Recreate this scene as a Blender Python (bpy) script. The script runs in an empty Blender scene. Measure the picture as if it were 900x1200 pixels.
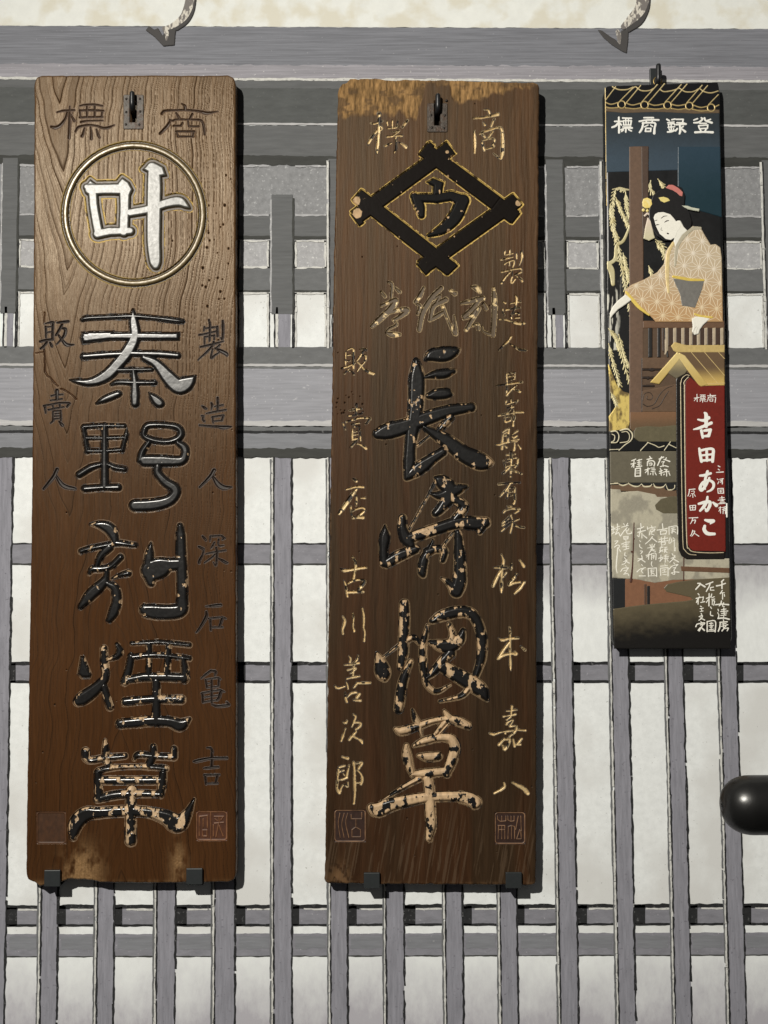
import bpy, math, random
import numpy as np
from mathutils import Matrix, Vector

random.seed(7)
S = bpy.context.scene
COL = S.collection

# ---------------------------------------------------------------- camera
# the wall is the plane y = 0, x to the right, z up; the phone stands 1.25 m in front of it, tilted up a little
F = 1250.0                       # focal length in pixels of the 900 x 1200 photograph
PITCH, ROLL = math.radians(3.4), math.radians(-0.33)
CAM = Vector((0.0, -1.25, 1.45))
ROT = Matrix.Rotation(math.pi / 2 + PITCH, 3, 'X') @ Matrix.Rotation(ROLL, 3, 'Z')
cam = bpy.data.cameras.new('camera')
cam.sensor_fit = 'VERTICAL'
cam.sensor_height = 36.0
cam.lens = 36.0 * F / 1200.0
cam.clip_start, cam.clip_end = 0.02, 100.0
cam_o = bpy.data.objects.new('camera', cam)
cam_o.matrix_world = Matrix.Translation(CAM) @ ROT.to_4x4()
COL.objects.link(cam_o)
S.camera = cam_o

# ---------------------------------------------------------------- light: one gallery spot up to the left, dim room around
W = bpy.data.worlds.new('World')
S.world = W
W.use_nodes = True
bg = W.node_tree.nodes['Background']
_g = W.node_tree.nodes.new('ShaderNodeTexCoord')          # dim gallery: lighter ceiling, dark floor
_s = W.node_tree.nodes.new('ShaderNodeSeparateXYZ')
_r = W.node_tree.nodes.new('ShaderNodeMapRange')
_r.inputs[1].default_value, _r.inputs[2].default_value = -0.5, 0.8
_r.inputs[3].default_value, _r.inputs[4].default_value = 0.30, 1.55
_v = W.node_tree.nodes.new('ShaderNodeVectorMath')
_v.operation = 'SCALE'
_v.inputs[0].default_value = (1.0, 0.97, 0.92)
for _a, _b in ((_g.outputs['Generated'], _s.inputs[0]), (_s.outputs[2], _r.inputs[0]), (_r.outputs[0], _v.inputs['Scale']), (_v.outputs[0], bg.inputs[0])):
    W.node_tree.links.new(_a, _b)
bg.inputs[1].default_value = 0.065
spot = bpy.data.lights.new('gallery_spot', 'SPOT')
spot.energy = 335.0
spot.color = (1.0, 0.955, 0.86)
spot.shadow_soft_size = 0.018
spot.spot_size = math.radians(126)
spot.spot_blend = 1.0
spot_o = bpy.data.objects.new('gallery_spot', spot)
spot_o.location = (-0.90, -2.05, 2.64)
_aim = Vector((1.3, 0.0, -0.3))
spot_o.rotation_euler = (_aim - spot_o.location).to_track_quat('-Z', 'Y').to_euler()
COL.objects.link(spot_o)
S.view_settings.view_transform = 'Standard'
S.view_settings.look = 'None'
S.view_settings.exposure = 0.0
S.view_settings.gamma = 1.0
S.cycles.max_bounces = 6

# ---------------------------------------------------------------- helpers
R3 = np.array(ROT)
C3 = np.array(CAM)


def at(px, py, d=0.0):
    """point of the plane d metres in front of the wall that shows at photo pixel (px, py)"""
    px, py = np.asarray(px, float), np.asarray(py, float)
    v = np.stack([(px - 450.0) / F, (600.0 - py) / F, -np.ones_like(px)], -1) @ R3.T
    t = (-d - C3[1]) / v[..., 1]
    return C3 + v * t[..., None]


def lin(r, g, b):
    f = lambda c: (c / 255.0) / 12.92 if c <= 10 else ((c / 255.0 + 0.055) / 1.055) ** 2.4
    return np.array([f(r), f(g), f(b)])


def vnoise(x, y, seed=0):
    x, y = np.asarray(x, float), np.asarray(y, float)
    xi, yi = np.floor(x), np.floor(y)
    fx, fy = x - xi, y - yi
    fx, fy = fx * fx * (3 - 2 * fx), fy * fy * (3 - 2 * fy)

    def h(a, b):
        s = np.sin(a * 127.1 + b * 311.7 + seed * 74.7) * 43758.5453
        return s - np.floor(s)
    a, b, c, d = h(xi, yi), h(xi + 1, yi), h(xi, yi + 1), h(xi + 1, yi + 1)
    return (a + (b - a) * fx) * (1 - fy) + (c + (d - c) * fx) * fy


def fbm(x, y, seed=0, n=4):
    t, a, w = 0.0, 0.5, 0.0
    for k in range(n):
        t = t + a * vnoise(x * 2 ** k, y * 2 ** k, seed + 13 * k)
        w += a
        a *= 0.5
    return t / w


def sstep(a, b, x):
    t = np.clip((x - a) / (b - a), 0, 1)
    return t * t * (3 - 2 * t)


def mix(a, b, t):
    t = np.asarray(t)[..., None]
    return a * (1 - t) + b * t


def tag(o, label=None, cat=None, group=None, kind=None):
    for k, v in (('label', label), ('category', cat), ('group', group), ('kind', kind)):
        if v:
            o[k] = v
    return o


def empty(name, loc):
    o = bpy.data.objects.new(name, None)
    o.location = loc
    o.empty_display_size = 0.05
    COL.objects.link(o)
    return o


def mesh_np(name, V, Q, mat, root=None, attrs=None, smooth=True, parent=None):
    """one mesh object from arrays; the origin is its thing's base"""
    base = np.zeros(3)
    if root is not None:
        base = np.array(root.matrix_world.translation) if parent is None else base
    off = np.array(root.location) if root is not None else V.mean(0)
    me = bpy.data.meshes.new(name)
    V = np.asarray(V, float) - off
    n, m, k = len(V), len(Q), Q.shape[1]
    me.vertices.add(n)
    me.vertices.foreach_set('co', V.astype(np.float32).ravel())
    me.loops.add(m * k)
    me.loops.foreach_set('vertex_index', Q.astype(np.int32).ravel())
    me.polygons.add(m)
    me.polygons.foreach_set('loop_start', np.arange(0, m * k, k, dtype=np.int32))
    me.polygons.foreach_set('loop_total', np.full(m, k, dtype=np.int32))
    me.update(calc_edges=True)
    me.polygons.foreach_set('use_smooth', np.full(m, smooth))
    for an, av in (attrs or {}).items():
        a = me.attributes.new(an, 'FLOAT_COLOR', 'POINT')
        a.data.foreach_set('color', (av if av.shape[1] == 4 else np.concatenate([av, np.ones((n, 1))], 1)).astype(np.float32).ravel())
    me.materials.append(mat)
    o = bpy.data.objects.new(name, me)
    COL.objects.link(o)
    if parent is not None:
        o.parent = parent                      # sub-part: its part already sits at the thing's base
    elif root is not None:
        o.parent = root
    else:
        o.location = off
    return o


# ---- strokes -> signed distance
def catmull(P, n=6):
    if len(P) < 3:
        return P
    A = np.vstack([2 * P[0] - P[1], P, 2 * P[-1] - P[-2]])
    out = []
    for i in range(len(P) - 1):
        p0, p1, p2, p3 = A[i:i + 4]
        for t in np.linspace(0, 1, n, endpoint=False):
            out.append(0.5 * (2 * p1 + (p2 - p0) * t + (2 * p0 - 5 * p1 + 4 * p2 - p3) * t * t + (3 * p1 - p0 - 3 * p2 + p3) * t ** 3))
    out.append(P[-1])
    out = np.array(out)
    out[:, 2] = np.maximum(out[:, 2], P[:, 2].min() * 0.8)
    return out


def parse(reg, text):
    ox, oy, s = reg
    out = []
    for st in text.split(';'):
        st = st.strip()
        if not st:
            continue
        flag = st[0] if st[0] in '!BP' else ''
        pts, w = [], 10.0
        for tok in st[len(flag):].split():
            v = [float(q) for q in tok.split(',')] if ',' in tok else [float(tok)]
            pts.append(v)
        if flag == 'P':                         # "P x y x y ..." flat list
            fl = [q for p in pts for q in p]
            P = np.array(fl).reshape(-1, 2)
            out.append(('P', np.column_stack([ox + P[:, 0] / s, oy + P[:, 1] / s])))
            continue
        if flag == 'B':
            fl = [q for p in pts for q in p]
            a, b, w = np.array(fl[0:2]), np.array(fl[2:4]), fl[4]
            t = (b - a) / np.linalg.norm(b - a)
            nrm = np.array([-t[1], t[0]]) * w / 2
            P = np.array([a + nrm, b + nrm, b - nrm, a - nrm])
            out.append(('P', np.column_stack([ox + P[:, 0] / s, oy + P[:, 1] / s])))
            continue
        P = []
        for v in pts:
            w = v[2] if len(v) > 2 else w
            P.append([ox + v[0] / s, oy + v[1] / s, w / s / 2])
        P = np.array(P)
        out.append(('S', P if flag == '!' else catmull(P)))
    return out


def bbox(st):
    lo = np.array([np.min(p[:, :2] - (p[:, 2:3] if k == 'S' else 0), 0) for k, p in st]).min(0)
    hi = np.array([np.max(p[:, :2] + (p[:, 2:3] if k == 'S' else 0), 0) for k, p in st]).max(0)
    return lo, hi


def poly_sdf(P, X, Y):
    d = np.full(X.shape, 1e9)
    ins = np.zeros(X.shape, bool)
    n = len(P)
    for i in range(n):
        a, b = P[i], P[(i + 1) % n]
        e = b - a
        t = np.clip(((X - a[0]) * e[0] + (Y - a[1]) * e[1]) / max(e @ e, 1e-9), 0, 1)
        d = np.minimum(d, (X - a[0] - t * e[0]) ** 2 + (Y - a[1] - t * e[1]) ** 2)
        c = ((a[1] > Y) != (b[1] > Y)) & (X < (b[0] - a[0]) * (Y - a[1]) / ((b[1] - a[1]) if b[1] != a[1] else 1e-9) + a[0])
        ins ^= c
    d = np.sqrt(d)
    return np.where(ins, -d, d)


def sdf(st, X, Y, pad=6.0):
    """union of strokes on a regular grid X, Y (far values are clipped at pad)"""
    out = np.full(X.shape, pad)
    xs, ys = X[0], Y[:, 0]
    for k, P in st:
        if k == 'P':
            lo, hi = P.min(0) - pad, P.max(0) + pad
            segs = [None]
        else:
            segs = range(max(1, len(P) - 1))
        for sg in segs:
            if k == 'S':
                a = P[sg]
                b = P[min(sg + 1, len(P) - 1)]
                r = max(a[2], b[2]) + pad
                lo, hi = np.minimum(a[:2], b[:2]) - r, np.maximum(a[:2], b[:2]) + r
            i0, i1 = np.searchsorted(xs, [lo[0], hi[0]])
            j0, j1 = np.searchsorted(ys, [lo[1], hi[1]])
            if i1 <= i0 or j1 <= j0:
                continue
            x, y = X[j0:j1, i0:i1], Y[j0:j1, i0:i1]
            if k == 'P':
                d = poly_sdf(P, x, y)
            else:
                e = b[:2] - a[:2]
                t = np.clip(((x - a[0]) * e[0] + (y - a[1]) * e[1]) / max(e @ e, 1e-9), 0, 1)
                d = np.hypot(x - a[0] - t * e[0], y - a[1] - t * e[1]) - (a[2] + t * (b[2] - a[2]))
            out[j0:j1, i0:i1] = np.minimum(out[j0:j1, i0:i1], d)
    return out


def grid(lo, hi, res):
    xs = np.arange(lo[0], hi[0], 1.0 / res)
    ys = np.arange(lo[1], hi[1], 1.0 / res)
    return np.meshgrid(xs, ys)


def relief(name, X, Y, keep, h, d, col, prop, mat, root, parent=None):
    """grid patch: keep = vertices used, h = height in mm above the plane d"""
    if keep.sum() < 4:
        return None
    q = keep[:-1, :-1] & keep[1:, :-1] & keep[:-1, 1:] & keep[1:, 1:]
    idx = np.arange(X.size).reshape(X.shape)
    Q = np.stack([idx[:-1, :-1], idx[1:, :-1], idx[1:, 1:], idx[:-1, 1:]], -1)[q]
    used = np.unique(Q)
    remap = np.full(X.size, -1)
    remap[used] = np.arange(len(used))
    V = at(X.ravel()[used], Y.ravel()[used], d)
    V[:, 1] -= h.ravel()[used] * 0.001
    return mesh_np(name, V, remap[Q], mat, root, {'col': col.reshape(-1, 3)[used], 'prop': prop.reshape(-1, prop.shape[-1])[used]}, parent=parent)


def full(X, c):
    return np.broadcast_to(np.asarray(c, float), X.shape + (3,)).copy()


# ---- materials
def new_mat(name):
    m = bpy.data.materials.new(name)
    m.use_nodes = True
    nt = m.node_tree
    return m, nt, nt.nodes['Principled BSDF']


def node(nt, t, **kw):
    n = nt.nodes.new(t)
    for k, v in kw.items():
        setattr(n, k, v)
    return n


def mat_surface(name, fibre=0.25, bump=0.25, sx=900.0, sz=25.0, tint=None):
    """colour, roughness, metal come from the mesh; fibre noise breaks them up"""
    m, nt, b = new_mat(name)
    L = nt.links.new
    tc = node(nt, 'ShaderNodeTexCoord')
    mp = node(nt, 'ShaderNodeMapping')
    mp.inputs['Scale'].default_value = (sx, sx, sz)
    nz = node(nt, 'ShaderNodeTexNoise')
    nz.inputs['Scale'].default_value = 1.0
    nz.inputs['Detail'].default_value = 5.0
    nz.inputs['Roughness'].default_value = 0.65
    L(tc.outputs['Object'], mp.inputs[0])
    L(mp.outputs[0], nz.inputs['Vector'])
    c = node(nt, 'ShaderNodeAttribute', attribute_name='col')
    p = node(nt, 'ShaderNodeAttribute', attribute_name='prop')
    sp = node(nt, 'ShaderNodeSeparateColor')
    L(p.outputs['Color'], sp.inputs[0])
    mr = node(nt, 'ShaderNodeMapRange')
    mr.inputs[1].default_value, mr.inputs[2].default_value = 0.25, 0.75
    mr.inputs[3].default_value, mr.inputs[4].default_value = 1 - fibre, 1 + fibre
    L(nz.outputs['Fac'], mr.inputs[0])
    # the third property scales the fibre
    one = node(nt, 'ShaderNodeMix', data_type='FLOAT')
    one.inputs[2].default_value = 1.0
    L(sp.outputs[2], one.inputs[0])
    L(mr.outputs[0], one.inputs[3])
    vm = node(nt, 'ShaderNodeVectorMath', operation='SCALE')
    L(c.outputs['Color'], vm.inputs[0])
    L(one.outputs[0], vm.inputs['Scale'])
    L(vm.outputs[0], b.inputs['Base Color'])
    rn = node(nt, 'ShaderNodeMath', operation='MULTIPLY_ADD')
    L(nz.outputs['Fac'], rn.inputs[0])
    rn.inputs[1].default_value = 0.12
    L(sp.outputs[0], rn.inputs[2])
    sub = node(nt, 'ShaderNodeMath', operation='SUBTRACT', use_clamp=True)
    L(rn.outputs[0], sub.inputs[0])
    sub.inputs[1].default_value = 0.06
    L(sub.outputs[0], b.inputs['Roughness'])
    L(sp.outputs[1], b.inputs['Metallic'])
    if tint is not None:
        b.inputs['Specular Tint'].default_value = (*tint, 1)
    sl = node(nt, 'ShaderNodeMath', operation='MULTIPLY')      # alpha of prop = specular level
    L(p.outputs['Alpha'], sl.inputs[0])
    sl.inputs[1].default_value = 0.5
    L(sl.outputs[0], b.inputs['Specular IOR Level'])
    if bump:
        bp = node(nt, 'ShaderNodeBump')
        bp.inputs['Distance'].default_value = 0.0006
        mb = node(nt, 'ShaderNodeMath', operation='MULTIPLY')
        L(sp.outputs[2], mb.inputs[0])
        mb.inputs[1].default_value = bump
        L(mb.outputs[0], bp.inputs['Strength'])
        L(nz.outputs['Fac'], bp.inputs['Height'])
        L(bp.outputs[0], b.inputs['Normal'])
    return m


def mat_plain(name, c, rough=0.5, metal=0.0, noise=0.12, scale=120.0, bump=0.1):
    m, nt, b = new_mat(name)
    L = nt.links.new
    tc = node(nt, 'ShaderNodeTexCoord')
    nz = node(nt, 'ShaderNodeTexNoise')
    nz.inputs['Scale'].default_value = scale
    nz.inputs['Detail'].default_value = 6.0
    L(tc.outputs['Object'], nz.inputs['Vector'])
    r = node(nt, 'ShaderNodeMix', data_type='RGBA')
    r.inputs[6].default_value = (*[q * (1 - noise) for q in c], 1)
    r.inputs[7].default_value = (*[q * (1 + noise) for q in c], 1)
    L(nz.outputs['Fac'], r.inputs[0])
    L(r.outputs[2], b.inputs['Base Color'])
    b.inputs['Roughness'].default_value = rough
    b.inputs['Metallic'].default_value = metal
    if bump:
        bp = node(nt, 'ShaderNodeBump')
        bp.inputs['Strength'].default_value = bump
        bp.inputs['Distance'].default_value = 0.0006
        L(nz.outputs['Fac'], bp.inputs['Height'])
        L(bp.outputs[0], b.inputs['Normal'])
    return m


WARM = np.array([1.0, 0.968, 0.895])       # tint of the spot; paints are read off the photo and so divided by it


def mat_paint(name, c, streak=(60, 60, 60), amp=0.16, fleck=None, fleck_amt=0.62, rough=0.75, c2=None, blotch=14.0, ramp=None):
    """brushed wall paint: slow blotches, brush streaks and stray flecks"""
    c = np.asarray(c) / WARM
    c2 = None if c2 is None else np.asarray(c2) / WARM
    fleck = None if fleck is None else np.asarray(fleck) / WARM
    m, nt, b = new_mat(name)
    L = nt.links.new
    tc = node(nt, 'ShaderNodeTexCoord')
    mp = node(nt, 'ShaderNodeMapping')
    mp.inputs['Scale'].default_value = streak
    L(tc.outputs['Object'], mp.inputs[0])
    n1 = node(nt, 'ShaderNodeTexNoise')
    n1.inputs['Scale'].default_value = 1.0
    n1.inputs['Detail'].default_value = 6.0
    n1.inputs['Roughness'].default_value = 0.7
    L(mp.outputs[0], n1.inputs['Vector'])
    n2 = node(nt, 'ShaderNodeTexNoise')
    n2.inputs['Scale'].default_value = blotch
    n2.inputs['Detail'].default_value = 4.0
    L(tc.outputs['Object'], n2.inputs['Vector'])
    r1 = node(nt, 'ShaderNodeMix', data_type='RGBA')
    r1.inputs[6].default_value = (*[q * (1 - amp) for q in c], 1)
    r1.inputs[7].default_value = (*[q * (1 + amp) for q in c], 1)
    mr = node(nt, 'ShaderNodeMapRange')
    mr.inputs[1].default_value, mr.inputs[2].default_value = 0.3, 0.7
    L(n1.outputs['Fac'], mr.inputs[0])
    L(mr.outputs[0], r1.inputs[0])
    last = r1.outputs[2]
    if c2 is not None:
        r2 = node(nt, 'ShaderNodeMix', data_type='RGBA')
        m2 = node(nt, 'ShaderNodeMapRange')
        m2.inputs[1].default_value, m2.inputs[2].default_value = 0.48, 0.62
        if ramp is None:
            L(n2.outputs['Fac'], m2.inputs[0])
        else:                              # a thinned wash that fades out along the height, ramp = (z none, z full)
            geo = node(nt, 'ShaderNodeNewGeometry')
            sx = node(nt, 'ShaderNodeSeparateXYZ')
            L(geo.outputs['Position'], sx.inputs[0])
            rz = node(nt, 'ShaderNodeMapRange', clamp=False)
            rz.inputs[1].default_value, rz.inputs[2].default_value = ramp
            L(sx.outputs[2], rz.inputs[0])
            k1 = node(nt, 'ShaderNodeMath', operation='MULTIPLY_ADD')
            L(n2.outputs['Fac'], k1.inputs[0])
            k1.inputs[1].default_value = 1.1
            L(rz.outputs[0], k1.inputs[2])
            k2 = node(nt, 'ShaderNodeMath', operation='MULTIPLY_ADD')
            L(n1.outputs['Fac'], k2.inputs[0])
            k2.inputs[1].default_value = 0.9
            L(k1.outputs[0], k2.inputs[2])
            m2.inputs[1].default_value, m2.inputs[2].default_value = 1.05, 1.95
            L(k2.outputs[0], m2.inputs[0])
        L(m2.outputs[0], r2.inputs[0])
        L(last, r2.inputs[6])
        r2.inputs[7].default_value = (*c2, 1)
        last = r2.outputs[2]
    if fleck is not None:
        n3 = node(nt, 'ShaderNodeTexNoise')
        n3.inputs['Scale'].default_value = 300.0
        n3.inputs['Detail'].default_value = 3.0
        L(tc.outputs['Object'], n3.inputs['Vector'])
        m3 = node(nt, 'ShaderNodeMapRange')
        m3.inputs[1].default_value, m3.inputs[2].default_value = fleck_amt, fleck_amt + 0.10
        L(n3.outputs['Fac'], m3.inputs[0])
        r3 = node(nt, 'ShaderNodeMix', data_type='RGBA')
        L(m3.outputs[0], r3.inputs[0])
        L(last, r3.inputs[6])
        r3.inputs[7].default_value = (*fleck, 1)
        last = r3.outputs[2]
    L(last, b.inputs['Base Color'])
    b.inputs['Roughness'].default_value = rough
    b.inputs['Specular IOR Level'].default_value = 0.25
    bp = node(nt, 'ShaderNodeBump')
    bp.inputs['Strength'].default_value = 0.25
    bp.inputs['Distance'].default_value = 0.0005
    L(n1.outputs['Fac'], bp.inputs['Height'])
    L(bp.outputs[0], b.inputs['Normal'])
    return m
# ---------------------------------------------------------------- writing
# every entry: (name, (origin x, origin y, zoom), strokes); a stroke is "x,y,width x,y,width ..." along its middle,
# "!" = straight corners, "B" = bar with square ends, "P" = filled outline
RAISED1 = [
 ('kano', (30,80,3.4615), "248,482,30 270,500,40 278,570,40 296,668,42;!262,492,48 330,490,46 405,490,50;P240,478 262,450 282,466 300,474;P372,466 392,442 420,462 436,492 424,520 380,520;!402,490,48 402,570,44 398,662,44;!292,672,40 340,662,38 425,660,34;490,408,18 515,400,42 522,450,60 521,560,62 520,700,60 525,775,52 528,800,34;P474,410 500,385 530,384 560,400 572,436 545,440 500,425;425,586,36 500,572,38 570,548,40 622,540,42 650,556,24 664,566,8"),
 ('hata', (80,350,5.625), "92,142,26 130,130,36 300,122,34 420,118,40 560,128,34 700,145,38 756,152,26;B88,250 735,250 56;P84,240 135,216 300,214 300,275 130,295 92,296;!105,258,46 200,248,50 400,243,48 600,245,48 712,250,48;!105,382,44 250,371,46 420,362,44 600,366,48 722,376,46;428,75,18 432,150,66 440,250,76 400,340,86 330,430,82 250,510,80 150,552,58 60,547,36 10,537,8;500,390,46 580,430,66 660,520,96 720,575,108 760,572,108 800,548,76 842,508,8;320,472,36 440,470,32 550,468,30;285,567,20 330,552,34 440,555,38 572,555,32;!430,470,38 440,550,52 440,640,64 440,690,58;188,692,16 240,665,46 320,632,48 342,626,30;533,622,10 570,660,56 600,688,66 616,692,40"),
 ('no', (80,485,5.625), "!104,86,34 220,78,32 372,80,26;100,92,34 112,160,32 126,248,34;386,95,8 380,150,30 356,240,30;110,160,26 240,160,24 380,155,24;130,245,28 240,245,26 355,238,26;!240,80,42 240,250,50 240,480,54;215,335,32 150,355,44 72,402,44;265,335,32 310,355,38 370,366,34;!110,495,44 220,486,40 330,486,46;510,90,42 540,75,42 640,75,40 720,90,44 745,130,48 720,165,44 650,185,38 560,175,42 500,145,42 505,100,42;530,190,36 490,250,44 476,305,48;722,190,38 765,225,56 770,270,56 740,310,64 620,310,76 505,310,78;590,350,52 590,390,54 640,450,62 700,490,66 705,530,66 660,575,72 560,600,80 440,606,78"),
 ('koku', (80,600,5.625), "148,82,10 210,85,50 270,110,76 300,160,60 310,205,46;84,260,32 130,245,34 280,215,38 320,205,42 440,220,30;270,235,56 215,290,44 188,358,30;138,405,22 160,378,42 215,375,42 280,360,38 345,300,42;255,375,34 250,430,38 230,470,62 150,545,74 82,625,36;260,470,42 310,510,56 320,590,62 300,660,66 272,712,40;290,440,8 350,415,28 395,405,42;546,205,10 536,280,56 530,350,62 540,420,80 545,465,56;550,388,140 600,370,136 660,350,88 730,345,78;!738,92,36 742,150,60 745,300,66 750,450,72 752,570,66;752,570,66 742,645,88 660,662,96 560,658,96 505,645,70;500,615,20 490,622,10;505,668,20 488,660,8;520,690,22 492,685,8"),
 ('kemuri', (80,740,5.625), "P84,165 102,165 152,285 142,306 90,306 66,280;235,112,38 240,200,50 248,290,48 230,330,58 170,390,76 100,440,84 66,462,58;270,186,20 320,165,36 340,130,46 320,85,20;235,360,46 250,420,46 275,498,46;!418,80,24 600,70,28 800,90,26;!535,80,38 530,300,38;!662,80,38 650,300,42;410,170,36 550,155,34 650,160,34 800,180,26;415,165,46 400,250,48 372,333,52;755,170,26 770,260,46 765,320,46;!374,322,46 500,302,56 650,302,56 770,306,54;!580,330,52 580,600,56;!375,466,54 550,448,52 745,450,54;345,610,62 450,600,66 580,590,66 680,600,68 740,618,76 800,578,18"),
 ('kusa', (70,860,5.294), "160,110,44 165,150,44 200,165,36 280,150,36 405,138,30;280,40,10 285,90,34 285,160,38 310,205,36;462,158,14 490,130,32 600,140,34 708,145,36;710,145,36 710,95,34;580,82,36 580,130,42 552,200,46;240,232,36 300,215,32 420,205,24 560,205,30 660,215,30;235,240,38 240,320,42 245,396,50;642,240,34 635,310,46 625,380,36;250,290,46 430,290,46 620,290,46;236,405,44 350,380,50 500,372,40 622,375,36;!445,350,56 440,480,58 440,620,62 440,665,62;84,640,44 100,560,84 160,500,84 250,490,64 430,480,62 560,490,62 660,520,84 730,560,104 790,500,54 834,405,6"),
]
INCISED1 = [
 ('hyo', (55,105,10), "!120,265,14 180,248,22 320,240,22;268,195,12 265,300,22 262,450,26 258,565,34;240,260,22 215,340,26 160,415,34 100,445,38 50,435,26;280,290,14 300,330,24 320,365,28;385,190,14 450,178,20 560,175,20 650,190,16;385,240,20 395,330,16;!385,245,20 500,240,22 660,248,22;650,250,22 640,325,18;468,180,20 470,320,22;560,180,20 560,320,20;!385,325,20 650,320,20;400,380,26 480,366,18 655,362,14;335,490,22 370,440,26 480,415,20 580,425,20 660,450,28 720,445,30 790,415,10;440,450,14 425,510,26 410,545,30;510,440,14 520,510,26 520,575,32;580,465,14 600,530,28 615,560,24"),
 ('sho', (180,105,10), "330,165,10 365,190,30 370,225,34;95,285,24 130,250,26 250,242,20 400,240,22 540,255,26 620,275,36 700,265,18 755,256,8;265,275,18 300,330,30;455,285,22 425,340,20;190,355,20 225,365,22 270,350,18 420,350,18 530,355,24 570,375,26 590,440,28 600,525,22;190,380,26 160,430,36 75,515,26;!340,390,18 320,425,20 235,425,20;!405,370,16 415,430,20 530,430,20;!265,490,22 480,490,22;270,490,18 290,555,18;475,490,20 460,550,20;285,550,18 470,550,18"),
 ('han', (40,365,15), "195,215,14 300,190,34 340,195,36;335,190,36 325,350,42 325,490,40;200,265,26 210,350,30 210,460,24;215,275,18 320,265,16;220,370,18 320,355,16;105,530,34 200,505,36 330,490,34;220,540,36 180,600,36 115,655,30;280,550,30 305,600,40 315,620,30;400,200,20 480,190,40 600,175,40;490,235,40 440,330,40 385,415,34;490,300,24 550,310,44 540,400,50 490,480,36 400,575,18;430,420,30 490,500,40 560,580,56 630,590,40 700,585,16"),
 ('bai', (40,450,15), "400,115,60 400,270,44;300,210,24 380,195,24 500,185,24;285,290,20 380,280,24 490,265,26;170,385,30 300,360,26 440,335,28 620,335,30;185,385,34 195,440,34 205,510,24;620,345,40 580,400,34;250,455,26 380,430,26 520,405,22;320,365,24 345,440,24;445,330,28 455,400,26;340,480,22 470,470,24;335,480,24 330,640,26;465,470,28 470,640,30;370,525,20 430,520,20;360,570,20 430,565,20;330,625,26 420,610,20 475,605,20;340,645,28 290,690,20;440,660,24 490,720,50 505,730,30"),
 ('nin', (30,360,5), "185,950,18 160,1000,20 105,1065,12;175,985,12 220,1045,24 290,1065,16"),
 ('sei', (222,365,15), "345,150,30 360,230,34 360,400,30 355,520,24;265,270,24 255,340,20;270,300,22 450,275,24;170,415,28 300,390,24 465,350,22;!265,450,22 265,570,22;!265,450,22 380,430,20 440,420,24 435,490,24;490,270,34 495,430,34;585,165,30 590,250,40 590,400,36 575,490,28 550,460,12;195,625,26 420,575,30 600,525,14;425,540,36 430,580,30;400,610,34 330,690,30 150,855,16;410,660,20 390,740,24 385,820,30 450,770,26 530,720,14;450,645,20 540,690,50 640,740,60 660,775,36;535,590,26 475,640,22"),
 ('zo', (222,460,15), "220,235,16 260,265,40 295,285,30;215,410,22 245,415,24 235,470,26 260,505,30;180,575,26 330,590,30 480,600,40 600,615,60 700,605,40 745,600,10;385,185,26 400,220,34 385,300,14;450,245,18 590,220,22;495,95,34 500,200,36 495,320,30;300,370,14 420,345,28 640,305,26;!400,430,24 600,400,26;410,430,28 420,530,22;600,405,30 570,490,30;430,505,20 575,490,20"),
 ('nin', (220,360,5), "155,955,20 130,995,18 70,1055,10;145,990,12 180,1040,28 215,1058,26 258,1055,8"),
 ('fuka', (222,615,15), "230,200,24 260,235,36 290,270,30;165,385,30 230,420,40 250,430,30 235,520,26 185,620,40 170,670,40;!360,295,16 370,205,26 560,190,26 620,240,30 575,265,14;440,310,20 410,370,26 375,420,14;515,255,24 505,340,20 540,375,24 605,365,16;290,515,16 400,490,26 635,450,24;470,400,30 485,480,34 480,620,30 465,720,24 420,660,10;450,520,20 380,590,26 265,670,18;500,590,14 570,625,40 640,665,44 680,670,12"),
 ('ishi', (222,700,15), "290,160,14 420,152,46 550,138,50;295,250,24 300,330,46 240,450,46 150,590,30 120,620,18;!340,375,26 580,350,26 640,375,24;370,390,34 375,580,26;580,370,46 530,520,34;380,530,26 585,525,24"),
 ('kame', (222,780,15), "380,90,34 300,150,34 210,225,20;375,90,20 460,110,40 450,180,20;!280,250,20 400,230,20 500,215,26 540,240,26;290,260,24 310,390,24;390,250,26 390,600,28 400,660,26;!310,320,14 380,310,14;!320,390,18 500,370,18;520,240,24 510,370,20;!215,490,26 400,450,24 540,430,26 610,460,24;230,490,30 240,650,28;560,450,46 510,580,40 480,610,30;250,560,18 490,530,18;240,645,26 400,620,22 490,605,18;400,690,20 500,715,40 640,705,40 700,690,30 655,640,14"),
 ('kichi', (222,870,10), "205,65,14 250,70,22 270,110,22 262,130,20 265,180,24 260,290,24;50,225,16 90,220,34 250,190,30 440,185,28;170,305,14 220,300,26 340,290,22;!175,385,24 350,380,22;185,385,22 195,490,20;330,385,24 310,470,20;195,485,18 330,480,20"),
]
SEAL1 = [((222,870,10), (85,815,435,1145), "!120,870,12 210,860,12 210,1000,12;!115,870,12 115,1100,12;!160,900,10 160,1000,10;!155,1030,12 205,1030,12 205,1100,12 155,1100,12 155,1030,12;250,820,9 250,1140,9;290,870,10 400,870,10;300,900,10 330,920,10;345,870,10 350,940,10;390,880,10 370,910,10;290,950,10 400,940,10;280,970,12 280,1100,12;340,960,12 310,1110,12;350,980,12 395,1100,12"),
         ((0,900,2), (87,104,153,176), "")]
EMBLEM2 = ('frame', (390,85,3.6), "B96,611 199,536 62;B194,540 499,317 62;B383,321 690,550 62;B690,550 768,609 62;B774,540 378,822 62;B500,830 107,521 62;B88,592 122,640 24;B470,300 505,350 24;B420,300 375,352 24;B748,628 782,586 24;B752,520 790,565 24;B365,802 402,846 24;B478,846 520,806 24;B92,545 130,502 24")
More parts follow.
